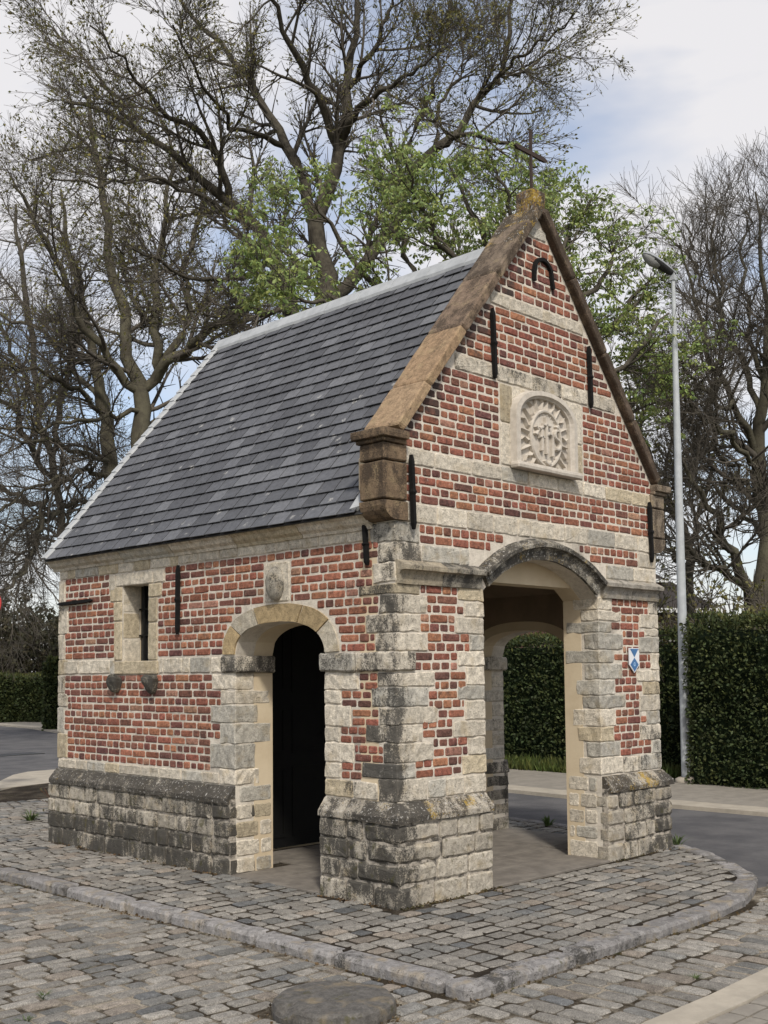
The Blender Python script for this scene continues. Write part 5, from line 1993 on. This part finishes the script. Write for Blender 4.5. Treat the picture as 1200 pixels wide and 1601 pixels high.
D = 24.0
oak = [
    ([(470, 540, 30), (455, 480, 26), (430, 400, 24), (400, 350, 19), (357, 310, 17), (325, 285, 14), (280, 250, 12), (215, 200, 9), (165, 170, 7), (100, 160, 4)], D, D - 1.5),
    ([(357, 310, 13), (340, 250, 11), (320, 215, 10), (270, 185, 8), (225, 140, 6), (180, 85, 4), (140, 40, 3)], D - .3, D - 3),
    ([(530, 560, 34), (510, 475, 30), (500, 400, 29), (495, 340, 26), (520, 280, 20), (535, 220, 18), (545, 150, 14), (545, 75, 11), (555, 0, 8), (560, -80, 5)], D, D + 1),
    ([(495, 340, 20), (470, 280, 18), (450, 230, 16), (430, 190, 14), (400, 145, 11), (370, 100, 9), (325, 55, 7), (280, 0, 5), (260, -50, 3)], D, D + 3),
    ([(510, 230, 15), (490, 160, 13), (462, 100, 11), (435, 40, 8), (420, -30, 5), (410, -90, 3)], D, D - 2),
    ([(535, 220, 14), (560, 165, 10), (600, 145, 8), (635, 115, 6), (668, 95, 4), (690, 80, 3)], D, D - 2.5),
    ([(545, 140, 10), (580, 80, 8), (610, 20, 6), (630, -50, 4)], D + .5, D - 1),
    ([(515, 470, 24), (560, 440, 20), (600, 365, 17), (640, 280, 15), (672, 235, 14), (720, 190, 12), (770, 130, 9), (795, 55, 7), (805, -10, 5), (820, -70, 3)], D, D + 2),
    ([(640, 280, 9), (635, 230, 8), (650, 190, 7), (680, 140, 6), (690, 85, 4), (700, 20, 3)], D + .6, D + 3),
    ([(690, 255, 9), (720, 228, 8), (750, 215, 7), (785, 222, 6), (815, 245, 4), (838, 262, 2.5)], D + .8, D - 1.5),
    ([(755, 150, 7), (800, 100, 5), (845, 65, 4), (880, 40, 3), (905, 20, 2)], D + 1.4, D - .5),
    ([(770, 130, 6), (815, 120, 5), (850, 90, 3.5), (875, 70, 2)], D + 1.4, D + 3.0),
    ([(450, 230, 11), (410, 210, 8), (370, 205, 7), (330, 150, 5), (300, 100, 4), (270, 40, 3)], D + .5, D - 3.5),
    ([(430, 400, 12), (390, 430, 9), (345, 440, 7), (290, 430, 6), (230, 400, 4), (180, 385, 3)], D - .5, D - 4),
    ([(455, 490, 11), (420, 492, 9), (380, 485, 7), (330, 490, 5), (280, 475, 3)], D - .5, D - 3),
    ([(400, 350, 9), (350, 330, 7), (300, 290, 6), (220, 275, 5), (150, 290, 4), (80, 280, 3)], D - .5, D - 4),
    ([(215, 200, 7), (160, 130, 5), (110, 70, 4), (70, 40, 2.5)], D - 1, D + 1),
    ([(325, 285, 8), (260, 290, 6), (190, 250, 5), (110, 230, 4), (50, 250, 3)], D - 1, D + 2),
    ([(672, 235, 7), (680, 180, 6), (720, 110, 5), (740, 50, 4), (745, -20, 3)], D + 1, D + 4),
]
tree('oak_tree', 'tall spreading oak with olive buds rising behind the slate roof ridge', ground_at(505, D), oak, D, (1.2, 2.7), (.6, 1.35), (.25, .65), 'bark', None, None, (0, 0, .05), 11, 8, 10, .0042, leaf_fn=oak_leaf)

# --- twin-stemmed tree at the left, fine bare drooping branches
D = 31.0
lt = [
    ([(222, 760, 30), (222, 690, 28), (220, 615, 26), (207, 570, 20), (195, 510, 18), (185, 470, 17), (170, 400, 14), (160, 300, 11), (148, 220, 8), (140, 150, 5)], D, D + 1),
    ([(220, 615, 18), (192, 597, 15), (162, 555, 13), (135, 519, 12), (112, 465, 10), (85, 400, 8), (55, 340, 6), (20, 290, 4)], D, D - 2),
    ([(228, 610, 18), (255, 564, 16), (250, 510, 14), (246, 440, 12), (250, 370, 9), (262, 300, 7), (270, 240, 4)], D, D + 2),
    ([(255, 564, 12), (288, 540, 13), (300, 490, 11), (292, 420, 9), (310, 350, 7), (320, 290, 4)], D, D + 3),
    ([(171, 790, 26), (171, 720, 24), (167, 675, 22), (159, 630, 19), (147, 579, 16), (136, 519, 13), (120, 440, 10), (105, 370, 7), (95, 300, 4)], D + 2, D + 3),
    ([(290, 600, 18), (297, 567, 16), (335, 520, 14), (375, 480, 12), (400, 460, 10), (420, 430, 7)], D + 1, D - 1),
    ([(220, 640, 9), (170, 640, 7), (120, 655, 6), (60, 665, 5), (0, 672, 4), (-40, 690, 3)], D, D - 4),
    ([(165, 655, 10), (130, 620, 8), (80, 590, 7), (30, 575, 5), (-30, 560, 4)], D + 2, D - 2),
    ([(160, 625, 9), (120, 580, 8), (70, 520, 6), (20, 500, 5), (-30, 480, 4)], D + 2, D + 4),
    ([(195, 720, 9), (150, 710, 8), (95, 690, 7), (45, 690, 5), (0, 680, 4), (-40, 665, 3)], D, D - 3),
    ([(175, 740, 9), (140, 735, 7), (90, 745, 6), (40, 770, 4), (0, 800, 3)], D + 1, D - 3),
    ([(150, 800, 9), (110, 790, 7), (70, 800, 6), (30, 830, 4), (-10, 870, 3)], D + 2, D - 2),
    ([(120, 860, 9), (80, 855, 7), (50, 880, 6), (20, 910, 5), (-20, 935, 3)], D, D - 4),
    ([(130, 760, 8), (100, 770, 7), (60, 840, 5), (35, 870, 4), (0, 900, 3)], D + 3, D - 1),
    ([(190, 590, 9), (160, 560, 8), (110, 570, 6), (60, 610, 5), (10, 640, 4)], D + 1, D + 5),
    ([(250, 510, 8), (215, 470, 7), (195, 420, 6), (205, 350, 4), (200, 290, 3)], D + 1, D + 4),
]


def left_leaf(root, C1, C2, C3):
    p, d = tips(C3[C3[:, 0, 2] > 8.0], 5200)
    leaf_cloud('crown', p, d, .09, .30, 'leaf_bud', root, .7)


tree('twin_stem_tree', 'twin-stemmed tree with bare drooping twigs left of the chapel roof', ground_at(205, D), lt, D, (1.6, 3.6), (.8, 1.8), (.35, .9), 'bark_green', None, None, (0, 0, .0), 11, 8, 10, .0048, leaf_fn=left_leaf)

# --- another bare tree further left behind it
D = 38.0
l2 = [
    ([(118, 960, 14), (104, 850, 13), (86, 740, 12), (58, 620, 10), (45, 500, 10), (30, 400, 7), (25, 320, 4)], D, D + 2),
    ([(82, 720, 9), (95, 640, 10), (110, 560, 8), (120, 470, 6), (115, 400, 4)], D, D + 3),
    ([(88, 760, 9), (40, 680, 10), (0, 620, 8), (-40, 560, 5)], D, D - 2),
    ([(98, 820, 8), (40, 780, 7), (-20, 760, 5), (-60, 750, 3)], D, D - 2),
    ([(55, 640, 9), (20, 560, 7), (-10, 480, 5), (-30, 400, 3)], D, D + 2),
    ([(105, 850, 7), (110, 800, 8), (130, 770, 6), (160, 740, 4)], D, D + 2),
]
tree('bare_tree', 'slimmer bare grey tree at the far left edge behind the twin-stemmed one', ground_at(128, D), l2, D, (1.8, 3.6), (.9, 2.0), (.4, 1.0), 'bark', None, None, (0, 0, .03), 10, 8, 8, .0056)

# --- horse chestnut with fresh drooping leaves
def chest_leaf(n):
    def fn(root, C1, C2, C3):
        p, d = tips(C3, n)
        p = p + rng.normal(0, .07, p.shape)
        cs, ds = [], []
        for q in range(6):
            a = rng.uniform(0, 2 * math.pi, n) * .2 + q * math.pi / 3
            o_ = np.stack([np.cos(a), np.sin(a), rng.uniform(-1.25, -.35, n)], 1)
            cs.append(p + o_ * .015); ds.append(o_)
        leaf_cloud('crown', np.concatenate(cs), np.concatenate(ds), .080, .24, 'leaf_fresh', root, .22, tint_var=.45)
    return fn


D = 17.5
ch = [
    ([(722, 800, 20), (745, 690, 18), (790, 560, 16), (790, 480, 14), (770, 400, 11), (740, 330, 8), (715, 285, 5), (700, 255, 3)], D, D),
    ([(795, 620, 13), (700, 540, 12), (620, 480, 10), (560, 420, 9), (520, 370, 7), (495, 330, 5), (480, 310, 3)], D, D - 1),
    ([(795, 640, 12), (660, 560, 10), (560, 500, 9), (500, 450, 7), (455, 400, 5), (425, 345, 3)], D + .5, D + 1.5),
    ([(740, 560, 11), (660, 450, 9), (630, 390, 8), (615, 330, 6), (600, 280, 4)], D, D + 1),
    ([(780, 450, 9), (690, 390, 8), (660, 330, 6), (640, 280, 4), (630, 245, 3)], D, D - 1),
    ([(790, 480, 11), (800, 400, 9), (800, 340, 7), (790, 300, 5), (775, 265, 3)], D, D - .5),
    ([(790, 500, 11), (850, 440, 9), (880, 400, 7), (895, 360, 5), (890, 330, 3)], D, D + 1),
    ([(795, 560, 12), (880, 510, 10), (930, 450, 8), (955, 410, 6), (965, 375, 3)], D, D + 1),
    ([(795, 620, 12), (900, 560, 10), (960, 510, 8), (1000, 460, 6), (1020, 435, 3)], D, D + 1.5),
    ([(795, 660, 12), (910, 620, 9), (990, 560, 8), (1030, 510, 6), (1045, 490, 3)], D, D + .5),
    ([(795, 700, 12), (920, 690, 9), (1000, 630, 7), (1035, 590, 5), (1060, 570, 3)], D, D + 1),
    ([(740, 520, 9), (720, 440, 8), (715, 380, 6), (700, 330, 4), (690, 300, 3)], D, D + 2),
    ([(620, 480, 8), (540, 480, 7), (480, 470, 6), (430, 450, 4), (410, 430, 3)], D - 1, D - 2),
    ([(830, 480, 8), (830, 400, 7), (845, 340, 5), (850, 300, 3)], D, D + 2),
]
tree('chestnut_tree', 'horse chestnut with fresh bright green drooping leaves behind the gable', ground_at(715, D), ch, D, (.7, 1.5), (.35, .8), (.15, .4), 'bark', None, None, (0, 0, .05), 10, 6, 4, .0048, leaf_fn=chest_leaf(5200))

# --- small hawthorn-like tree right of the gable, olive leaves
D = 24.0
hw_ = [
    ([(1075, 900, 16), (1070, 830, 14), (1035, 760, 12), (1010, 700, 10), (975, 640, 8), (950, 590, 5), (935, 560, 3)], D, D),
    ([(1080, 870, 11), (1060, 800, 9), (1060, 720, 8), (1045, 640, 6), (1030, 580, 4), (1020, 540, 3)], D, D + 1),
    ([(1050, 800, 9), (1020, 790, 8), (980, 760, 6), (950, 720, 4)], D, D - 1),
    ([(1090, 860, 9), (1110, 780, 8), (1120, 700, 6), (1110, 620, 4)], D, D + 2),
    ([(1070, 900, 9), (1050, 860, 7), (1040, 840, 5), (1030, 815, 3)], D, D - 1),
]


def haw_leaf(root, C1, C2, C3):
    p, d = tips(C3, 5200)
    leaf_cloud('crown', p, d + [0, 0, .1], .085, .32, 'leaf_bud', root, .6)


tree('budding_tree', 'low budding tree between the gable and the lamp post', ground_at(1078, D), hw_, D, (.9, 1.9), (.5, 1.1), (.2, .55), 'bark', None, None, (0, 0, .03), 8, 6, 5, .0042, leaf_fn=haw_leaf)

# --- bare tree at the right
D = 21.0
rt_ = [
    ([(1186, 980, 34), (1192, 915, 30), (1200, 855, 28), (1196, 780, 26), (1186, 720, 22), (1190, 640, 18), (1200, 560, 14), (1195, 470, 9), (1190, 380, 5), (1180, 300, 3)], D, D),
    ([(1186, 970, 26), (1179, 945, 24), (1164, 915, 20), (1156, 888, 17), (1150, 864, 15), (1140, 846, 13), (1129, 829, 12), (1117, 810, 11), (1099, 780, 9), (1082, 745, 7), (1060, 700, 5), (1045, 670, 3)], D - .3, D - 1.5),
    ([(1160, 912, 12), (1140, 897, 11), (1122, 891, 9), (1102, 883, 8), (1084, 870, 7), (1065, 850, 5), (1050, 845, 3)], D - .3, D - 2),
    ([(1186, 720, 12), (1150, 640, 10), (1110, 570, 8), (1095, 500, 6), (1075, 430, 4), (1062, 380, 3)], D, D - 1),
    ([(1190, 650, 11), (1160, 580, 9), (1130, 500, 7), (1120, 420, 5), (1115, 350, 3)], D, D + 1),
    ([(1200, 600, 11), (1220, 520, 9), (1230, 420, 7), (1225, 320, 4)], D, D - 1),
    ([(1150, 640, 8), (1110, 620, 7), (1080, 590, 5), (1060, 540, 3)], D - .5, D - 2.5),
    ([(1196, 780, 9), (1160, 740, 8), (1120, 700, 6), (1080, 680, 4), (1055, 640, 3)], D, D + 1),
    ([(1200, 840, 9), (1160, 800, 8), (1110, 760, 6), (1075, 760, 4)], D, D + 2),
    ([(1130, 500, 6), (1100, 450, 5), (1080, 400, 4), (1070, 350, 3)], D + .5, D + 2),
    ([(1190, 620, 8), (1175, 520, 7), (1160, 430, 5), (1165, 330, 3)], D, D + 2),
    ([(1185, 740, 9), (1140, 690, 8), (1090, 650, 6), (1060, 600, 4)], D, D - 3),
]
tree('bare_beech_tree', 'bare tree with dense fine brown twigs at the right edge', ground_at(1190, D), rt_, D, (1.1, 2.4), (.55, 1.3), (.25, .65), 'bark_green', None, None, (0, 0, .05), 11, 8, 10, .0036)

# ================================================================== HEDGES
def hedge(name, label, a, b_, depth, h, n, leaf=.05, mat='leaf_yew', group=None, seed=0, top_jit=.06):
    a, b_ = np.array(a, float), np.array(b_, float)
    t = b_ - a; L = np.linalg.norm(t); t /= L
    nb = np.array([-t[1], t[0]])          # depth direction (left of travel)
    root = empty(name, (float((a[0] + b_[0]) / 2), float((a[1] + b_[1]) / 2), -.1), label, 'hedge', group)
    # body
    nx, nzv = max(4, int(L / .3)), 6
    V, Fc = [], []
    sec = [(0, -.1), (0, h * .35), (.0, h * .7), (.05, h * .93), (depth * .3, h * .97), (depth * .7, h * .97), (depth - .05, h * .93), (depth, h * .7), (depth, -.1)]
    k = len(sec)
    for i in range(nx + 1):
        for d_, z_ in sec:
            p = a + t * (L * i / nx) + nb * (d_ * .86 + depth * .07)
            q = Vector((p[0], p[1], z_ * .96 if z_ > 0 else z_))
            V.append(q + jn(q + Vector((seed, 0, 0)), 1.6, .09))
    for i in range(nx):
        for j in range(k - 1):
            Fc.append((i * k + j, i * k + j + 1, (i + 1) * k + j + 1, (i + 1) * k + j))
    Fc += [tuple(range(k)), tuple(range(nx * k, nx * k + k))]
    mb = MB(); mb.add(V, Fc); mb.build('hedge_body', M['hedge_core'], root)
    # foliage on front, top and ends
    wf, wt, we = h, depth * .9, depth * h / L * 2
    nf = int(n * wf / (wf + wt + we)); ntp = int(n * wt / (wf + wt + we)); ne = n - nf - ntp
    cs, ds = [], []
    def lump(P):
        return np.array([noise.noise(Vector((p[0] * 1.3, p[1] * 1.3, p[2] * 1.3 + seed))) * .09 + noise.noise(Vector((p[0] * 5, p[1] * 5, p[2] * 5))) * .035 for p in P])
    u, z_ = rng.uniform(0, L, nf), rng.uniform(-.08, h, nf)
    P = np.c_[a[0] + t[0] * u, a[1] + t[1] * u, z_]
    o_ = -lump(P) - rng.uniform(-.02, .07, nf) * -1
    P[:, :2] += nb[None, :] * (o_ - .03)[:, None]
    cs.append(P); ds.append(np.tile(np.array([-nb[0], -nb[1], .35]), (nf, 1)))
    u, v_ = rng.uniform(0, L, ntp), rng.uniform(0, depth, ntp)
    P = np.c_[a[0] + t[0] * u + nb[0] * v_, a[1] + t[1] * u + nb[1] * v_, np.full(ntp, h)]
    P[:, 2] += lump(P) * 1.2 + rng.uniform(-.05, top_jit, ntp)
    cs.append(P); ds.append(np.tile(np.array([0, 0, 1.0]), (ntp, 1)))
    e = rng.integers(0, 2, ne); v_, z_ = rng.uniform(0, depth, ne), rng.uniform(-.08, h, ne)
    P = np.c_[a[0] + t[0] * L * e + nb[0] * v_, a[1] + t[1] * L * e + nb[1] * v_, z_]
    P[:, :2] += t[None, :] * ((e * 2 - 1) * (lump(P) + .03))[:, None]
    cs.append(P); ds.append(np.outer(e * 2 - 1, [t[0], t[1], .2]))
    leaf_cloud('foliage', np.concatenate(cs), np.concatenate(ds), leaf, .30, mat, root, .75, tint_var=.55)
    ns = n // 9                         # new shoots along the top
    u, v_ = rng.uniform(0, L, ns), rng.uniform(-.05, depth, ns)
    P = np.c_[a[0] + t[0] * u + nb[0] * v_, a[1] + t[1] * u + nb[1] * v_, np.full(ns, h)]
    P[:, 2] += lump(P) * 1.5 - rng.uniform(0, .22, ns) * (v_ < .05) + rng.uniform(0, .10, ns) ** 1.0 * (v_ > .0)
    leaf_cloud('new_shoots', P, np.tile(np.array([-nb[0] * .3, -nb[1] * .3, 1.0]), (ns, 1)), leaf * 1.25, .2, 'leaf_shoot', root, .45, tint_var=.5)
    return root


hedge('hedge', 'dark clipped yew hedge at the right behind the lamp post', (9.04, 2.86), (9.04, -7.0), 1.4, 2.28, 42000, .06, seed=1)
hedge('hedge', 'dark clipped hedge across the road seen through the porch arch', (10.25, 15.0), (10.25, 2.9), 1.2, 2.15, 38000, .065, seed=5)
pa, pb = at(-60, 1050, 41.0), at(74, 1050, 39.5)
hedge('hedge', 'low clipped green hedge at the far left across the road', (pb[0] - 5.5 * .83 * 0 + 0, pb[1]), (pa[0], pa[1]), 1.5, 1.55, 12000, .10, seed=9) if False else hedge('hedge', 'low clipped green hedge at the far left across the road', (pa[0], pa[1]), (pb[0], pb[1]), 1.5, 1.5, 12000, .10, seed=9)
pa, pb = at(73, 1050, 34.0), at(128, 1050, 34.2)
hedge('hedge', 'taller dark hedge block beside the far corner of the chapel', (pa[0], pa[1]), (pb[0], pb[1]), 1.6, 2.0, 9000, .10, seed=12)


def bush(name, label, u, v_top, dep, rx, n, mat, leaf, cat='shrub', z0=-.1):
    c = at(u, v_top, dep)
    h = c[2] - z0
    root = empty(name, (float(c[0]), float(c[1]), z0), label, cat)
    # stems
    m_ = 26
    st = np.zeros((m_, 6, 3))
    for i in range(m_):
        a = rng.uniform(0, 2 * math.pi); r = rng.uniform(.2, 1) * rx
        tip = np.array([c[0] + r * math.cos(a), c[1] + r * math.sin(a), z0 + h * rng.uniform(.6, 1.0) * math.sqrt(max(.1, 1 - (r / rx) ** 2 * .7))])
        b0 = np.array([c[0] + rng.normal(0, .25), c[1] + rng.normal(0, .25), z0])
        for q in range(6):
            f = q / 5
            st[i, q] = b0 + (tip - b0) * np.array([f ** .8, f ** .8, f]) + rng.normal(0, .05, 3)
    rr = np.tile(np.linspace(.05, .012, 6), (m_, 1))
    tb = Tubes(); tb.add(st, rr, 4)
    C, Rr = grow(st, rr, 10, (.2, 1), (.5, 1.4), (20, 65), 5, (0, 0, .05), .6, .01)
    C2, Rr2 = grow(C, Rr, 6, (.2, 1), (.3, .8), (20, 65), 4, (0, 0, .05), .7, .008)
    tb.add(C, Rr, 3); tb.add(C2, Rr2, 3); tb.build('stems', 'twig', root)
    p, d = tips(np.concatenate([C2]), n)
    leaf_cloud('foliage', p, d, leaf, .35, mat, root, .8)
    return root


bush('shrub', 'brownish overgrown shrub above the far left hedge', 20, 920, 47, 3.2, 6500, 'leaf_scrub', .16)
bush('shrub', 'dull green shrub between the far hedge and the chapel corner', 78, 960, 46, 2.6, 5000, 'leaf_scrub', .16)
bush('shrub', 'leggy brown shrub under the trees at the far left edge', -40, 880, 50, 4.0, 6000, 'leaf_scrub', .17)
bush('shrub', 'light green shrub topping the hedge seen through the porch', 835, 975, 22.5, 1.6, 3000, 'leaf_fresh', .09)
bush('shrub', 'olive green shrub behind the hedge right of the lamp', 1165, 935, 18.5, 1.6, 3600, 'leaf_bud', .08)
bush('shrub', 'yellowish green shrub behind the hedge left of the lamp', 1045, 935, 20.5, 1.3, 3200, 'leaf_bud', .08)

# ================================================================== HOUSE beyond the hedge
hc = at(1066, 1050, 40.0)
root = empty('house', (float(hc[0]), float(hc[1]), -.1), 'dark brick bungalow with white gutter behind the hedge by the lamp', 'house')
hx = Vector((RT[0] * .97 + FW[0] * .24, RT[1] * .97 + FW[1] * .24, 0)).normalized(); hy = Vector((-hx.y, hx.x, 0))


def hp(s, d_, z_): return Vector((hc[0], hc[1], 0)) + hx * s + hy * d_ + Vector((0, 0, z_))


def hbox(s0, s1, d0, d1, z0, z1, mat, name, parent=None):
    V = [hp(s, d_, z_) for z_ in (z0, z1) for s, d_ in ((s0, d0), (s1, d0), (s1, d1), (s0, d1))]
    mb = MB(); mb.add(V, [(0, 3, 2, 1), (4, 5, 6, 7), (0, 1, 5, 4), (1, 2, 6, 5), (2, 3, 7, 6), (3, 0, 4, 7)])
    return mb.build(name, M[mat], parent or root)


hbox(-7, .95, 0, 8, -.1, 3.55, 'house_brick', 'wall')
V = [hp(-7.4, -.5, 3.72), hp(1.35, -.5, 3.72), hp(1.35, 8.5, 3.72), hp(-7.4, 8.5, 3.72), hp(-4.2, 4, 6.9), hp(-1.9, 4, 6.9)]
mb = MB(); mb.add(V, [(0, 1, 5, 4), (1, 2, 5), (2, 3, 4, 5), (3, 0, 4), (0, 3, 2, 1)]); rf = mb.build('roof', M['roof_tile'], root)
hbox(-7.5, 1.45, -.62, -.5, 3.6, 3.76, 'white_paint', 'gutter'); hbox(1.35, 1.45, -.5, 8.5, 3.6, 3.76, 'white_paint', 'gutter')
hbox(.5, .58, -.10, -.02, 0, 3.6, 'white_paint', 'downpipe')
hbox(-1.4, -.2, -.03, .02, 1.3, 2.7, 'white_paint', 'window'); hbox(-1.3, -.3, -.045, -.032, 1.4, 2.6, 'glass', 'pane')
hbox(-2.2, -.4, .6, 3.2, 4.1, 4.75, 'house_brick', 'dormer'); hbox(-2.4, -.2, .45, 3.3, 4.76, 4.88, 'white_paint', 'dormer_roof')

# ================================================================== SMALL PLANTS
def tuft(name, label, c, n, h, spread, mat='blade', cat='weed', w=.05):
    root = empty(name, c, label, cat)
    m_ = n
    st = np.zeros((m_, 4, 3)); b0 = np.array(c)
    a = rng.uniform(0, 2 * math.pi, m_); r = rng.uniform(0, .3, m_) * spread
    d = np.stack([np.cos(a), np.sin(a), np.zeros(m_)], 1)
    L = rng.uniform(.4, 1.0, m_) * h
    lean = rng.uniform(.2, 1.0, m_) * spread
    V = []
    for q, f in enumerate((0, .4, .75, 1.0)):
        st[:, q] = b0 + d * (r + lean * f ** 1.6)[:, None] + np.array([0, 0, 1]) * (L * f * (1 - .25 * f))[:, None]
    s = np.stack([-d[:, 1], d[:, 0], d[:, 2]], 1)
    ws = [.7, 1.0, .7, .05]
    V = np.stack([st[:, q] + s * (sg * w * h * ws[q]) for q in range(4) for sg in (-1, 1)], 1)
    base = np.arange(m_)[:, None] * 8
    Q = np.concatenate([base + np.array([2 * q, 2 * q + 1, 2 * q + 3, 2 * q + 2])[None] for q in range(3)])
    k = rng.uniform(.7, 1.3, m_)
    t = np.stack([k, k, k, np.ones(m_)], 1)
    link('leaves', mesh_np('leaves', V.reshape(-1, 3), quads=Q, tint=np.repeat(t, 8, 0)), M[mat], root)
    return root


tuft('grass_tuft', 'green weed tuft growing in the setts near the far left plinth', (0.55, 6.15, 0), 46, .16, .16, 'weed')
tuft('grass_tuft', 'weed at the foot of the right front pier', (3.66, -.02, 0), 30, .13, .12, 'weed')
tuft('grass_tuft', 'spiky weed on the kerb behind the porch', (3.92, 1.62, 0), 26, .16, .13, 'weed')
tuft('grass_tuft', 'thin weeds beside the far opening of the porch', (3.72, 2.05, 0), 20, .10, .14, 'weed')
tuft('grass_tuft', 'small weed in the roadway joints at the lower left', (-2.62, .02, ZR), 26, .05, .07, 'weed')
tuft('grass_tuft', 'tiny weed in the roadway at the bottom left corner', (-2.88, -.28, ZR), 22, .045, .07, 'weed')
tuft('grass_tuft', 'moss-like weed beside the pale kerb at the right', (1.05, -2.30, ZR), 34, .05, .12, 'weed')
tuft('grass_tuft', 'small weed between the setts near the pale kerb', (-.05, -2.25, ZR), 22, .04, .08, 'weed')
# grass verge in front of the far hedge
n = 5200
yy = rng.uniform(3.4, 11.0, n); xx = 9.35 + rng.uniform(0, .95, n)
pts = np.c_[xx, yy, np.full(n, -.12)]
g_ = leaf_cloud('grass_verge', pts, np.tile(np.array([0, 0, 1.0]), (n, 1)), .24, .05, 'blade', None, .35)
tag(g_, 'strip of rough grass along the foot of the far hedge', None, None, 'stuff')
# dry stalks behind the far left corner
root = empty('dry_shrub', (0.42, 5.15, 0), 'dry reddish leafless shrub at the far left corner of the chapel', 'shrub')
m_ = 12
st = np.zeros((m_, 6, 3))
for i in range(m_):
    a = rng.uniform(0, 2 * math.pi); l_ = rng.uniform(.4, .75)
    for q in range(6):
        f = q / 5
        st[i, q] = [.42 + math.cos(a) * .24 * f ** 1.3 + rng.normal(0, .01), 5.15 + math.sin(a) * .2 * f ** 1.3 + rng.normal(0, .01), l_ * f]
rr = np.tile(np.linspace(.008, .003, 6), (m_, 1))
tb = Tubes(); tb.add(st, rr, 4)
C, Rr = grow(st, rr, 7, (.25, 1), (.12, .32), (25, 60), 4, (0, 0, .05), .6, .0025)
tb.add(C, Rr, 3); tb.build('stems', 'dry', root)
p, d = tips(C, 160)
leaf_cloud('leaves', p, d, .035, .35, 'leaf_scrub', root, .6)
# iron drain cover in the far road
gp = at(28, 1050, 24.0)
mb = MB(); V = []
mb.add(*rbox(gp[0] - .5, gp[0] + .5, gp[1] - .3, gp[1] + .3, ZR - .05, ZR - .004, .01, .002, (3, 3, 1)))
o = mb.build('drain_cover', M['lamp_dark'])
tag(o, 'dark drain cover in the asphalt at the far left', 'drain cover')

# dry leaf crumbs and moss gathered along the plinth, the kerb and the round stone
n = 900
a_ = np.c_[rng.uniform(-.07, 1.0, 200), -.085 - np.abs(rng.normal(0, .035, 200)), np.full(200, .004)]
b2 = np.c_[-.085 - np.abs(rng.normal(0, .03, 220)), np.r_[rng.uniform(-.07, .75, 60), rng.uniform(1.8, 4.7, 160)], np.full(220, .004)]
c2 = np.c_[rng.uniform(2.45, 3.5, 90), -.085 - np.abs(rng.normal(0, .03, 90)), np.full(90, .004)]
d2_ = np.c_[-1.20 - np.abs(rng.normal(0, .02, 200)), rng.uniform(-1.6, 4, 200), np.full(200, ZR + .004)]
e2 = np.c_[rng.uniform(-1.2, 2.0, 160), -1.655 - np.abs(rng.normal(0, .02, 160)), np.full(160, ZR + .004)]
an = rng.uniform(0, 2 * math.pi, 120)
f2 = np.c_[stone_c[0] + .325 * np.cos(an), stone_c[1] + .325 * np.sin(an), np.full(120, ZR + .004)] + np.c_[rng.normal(0, .02, (120, 2)), np.zeros(120)]
pts = np.concatenate([a_, b2, c2, d2_, e2, f2])
dr = np.c_[rng.normal(size=(len(pts), 2)), np.abs(rng.normal(0, .25, len(pts)))]
lt_ = leaf_cloud('leaf_litter', pts, dr, .022, .35, 'leaf_litter', None, .1, tint_var=.5)
tag(lt_, 'brown leaf crumbs and moss along plinth and kerb', None, None, 'stuff')
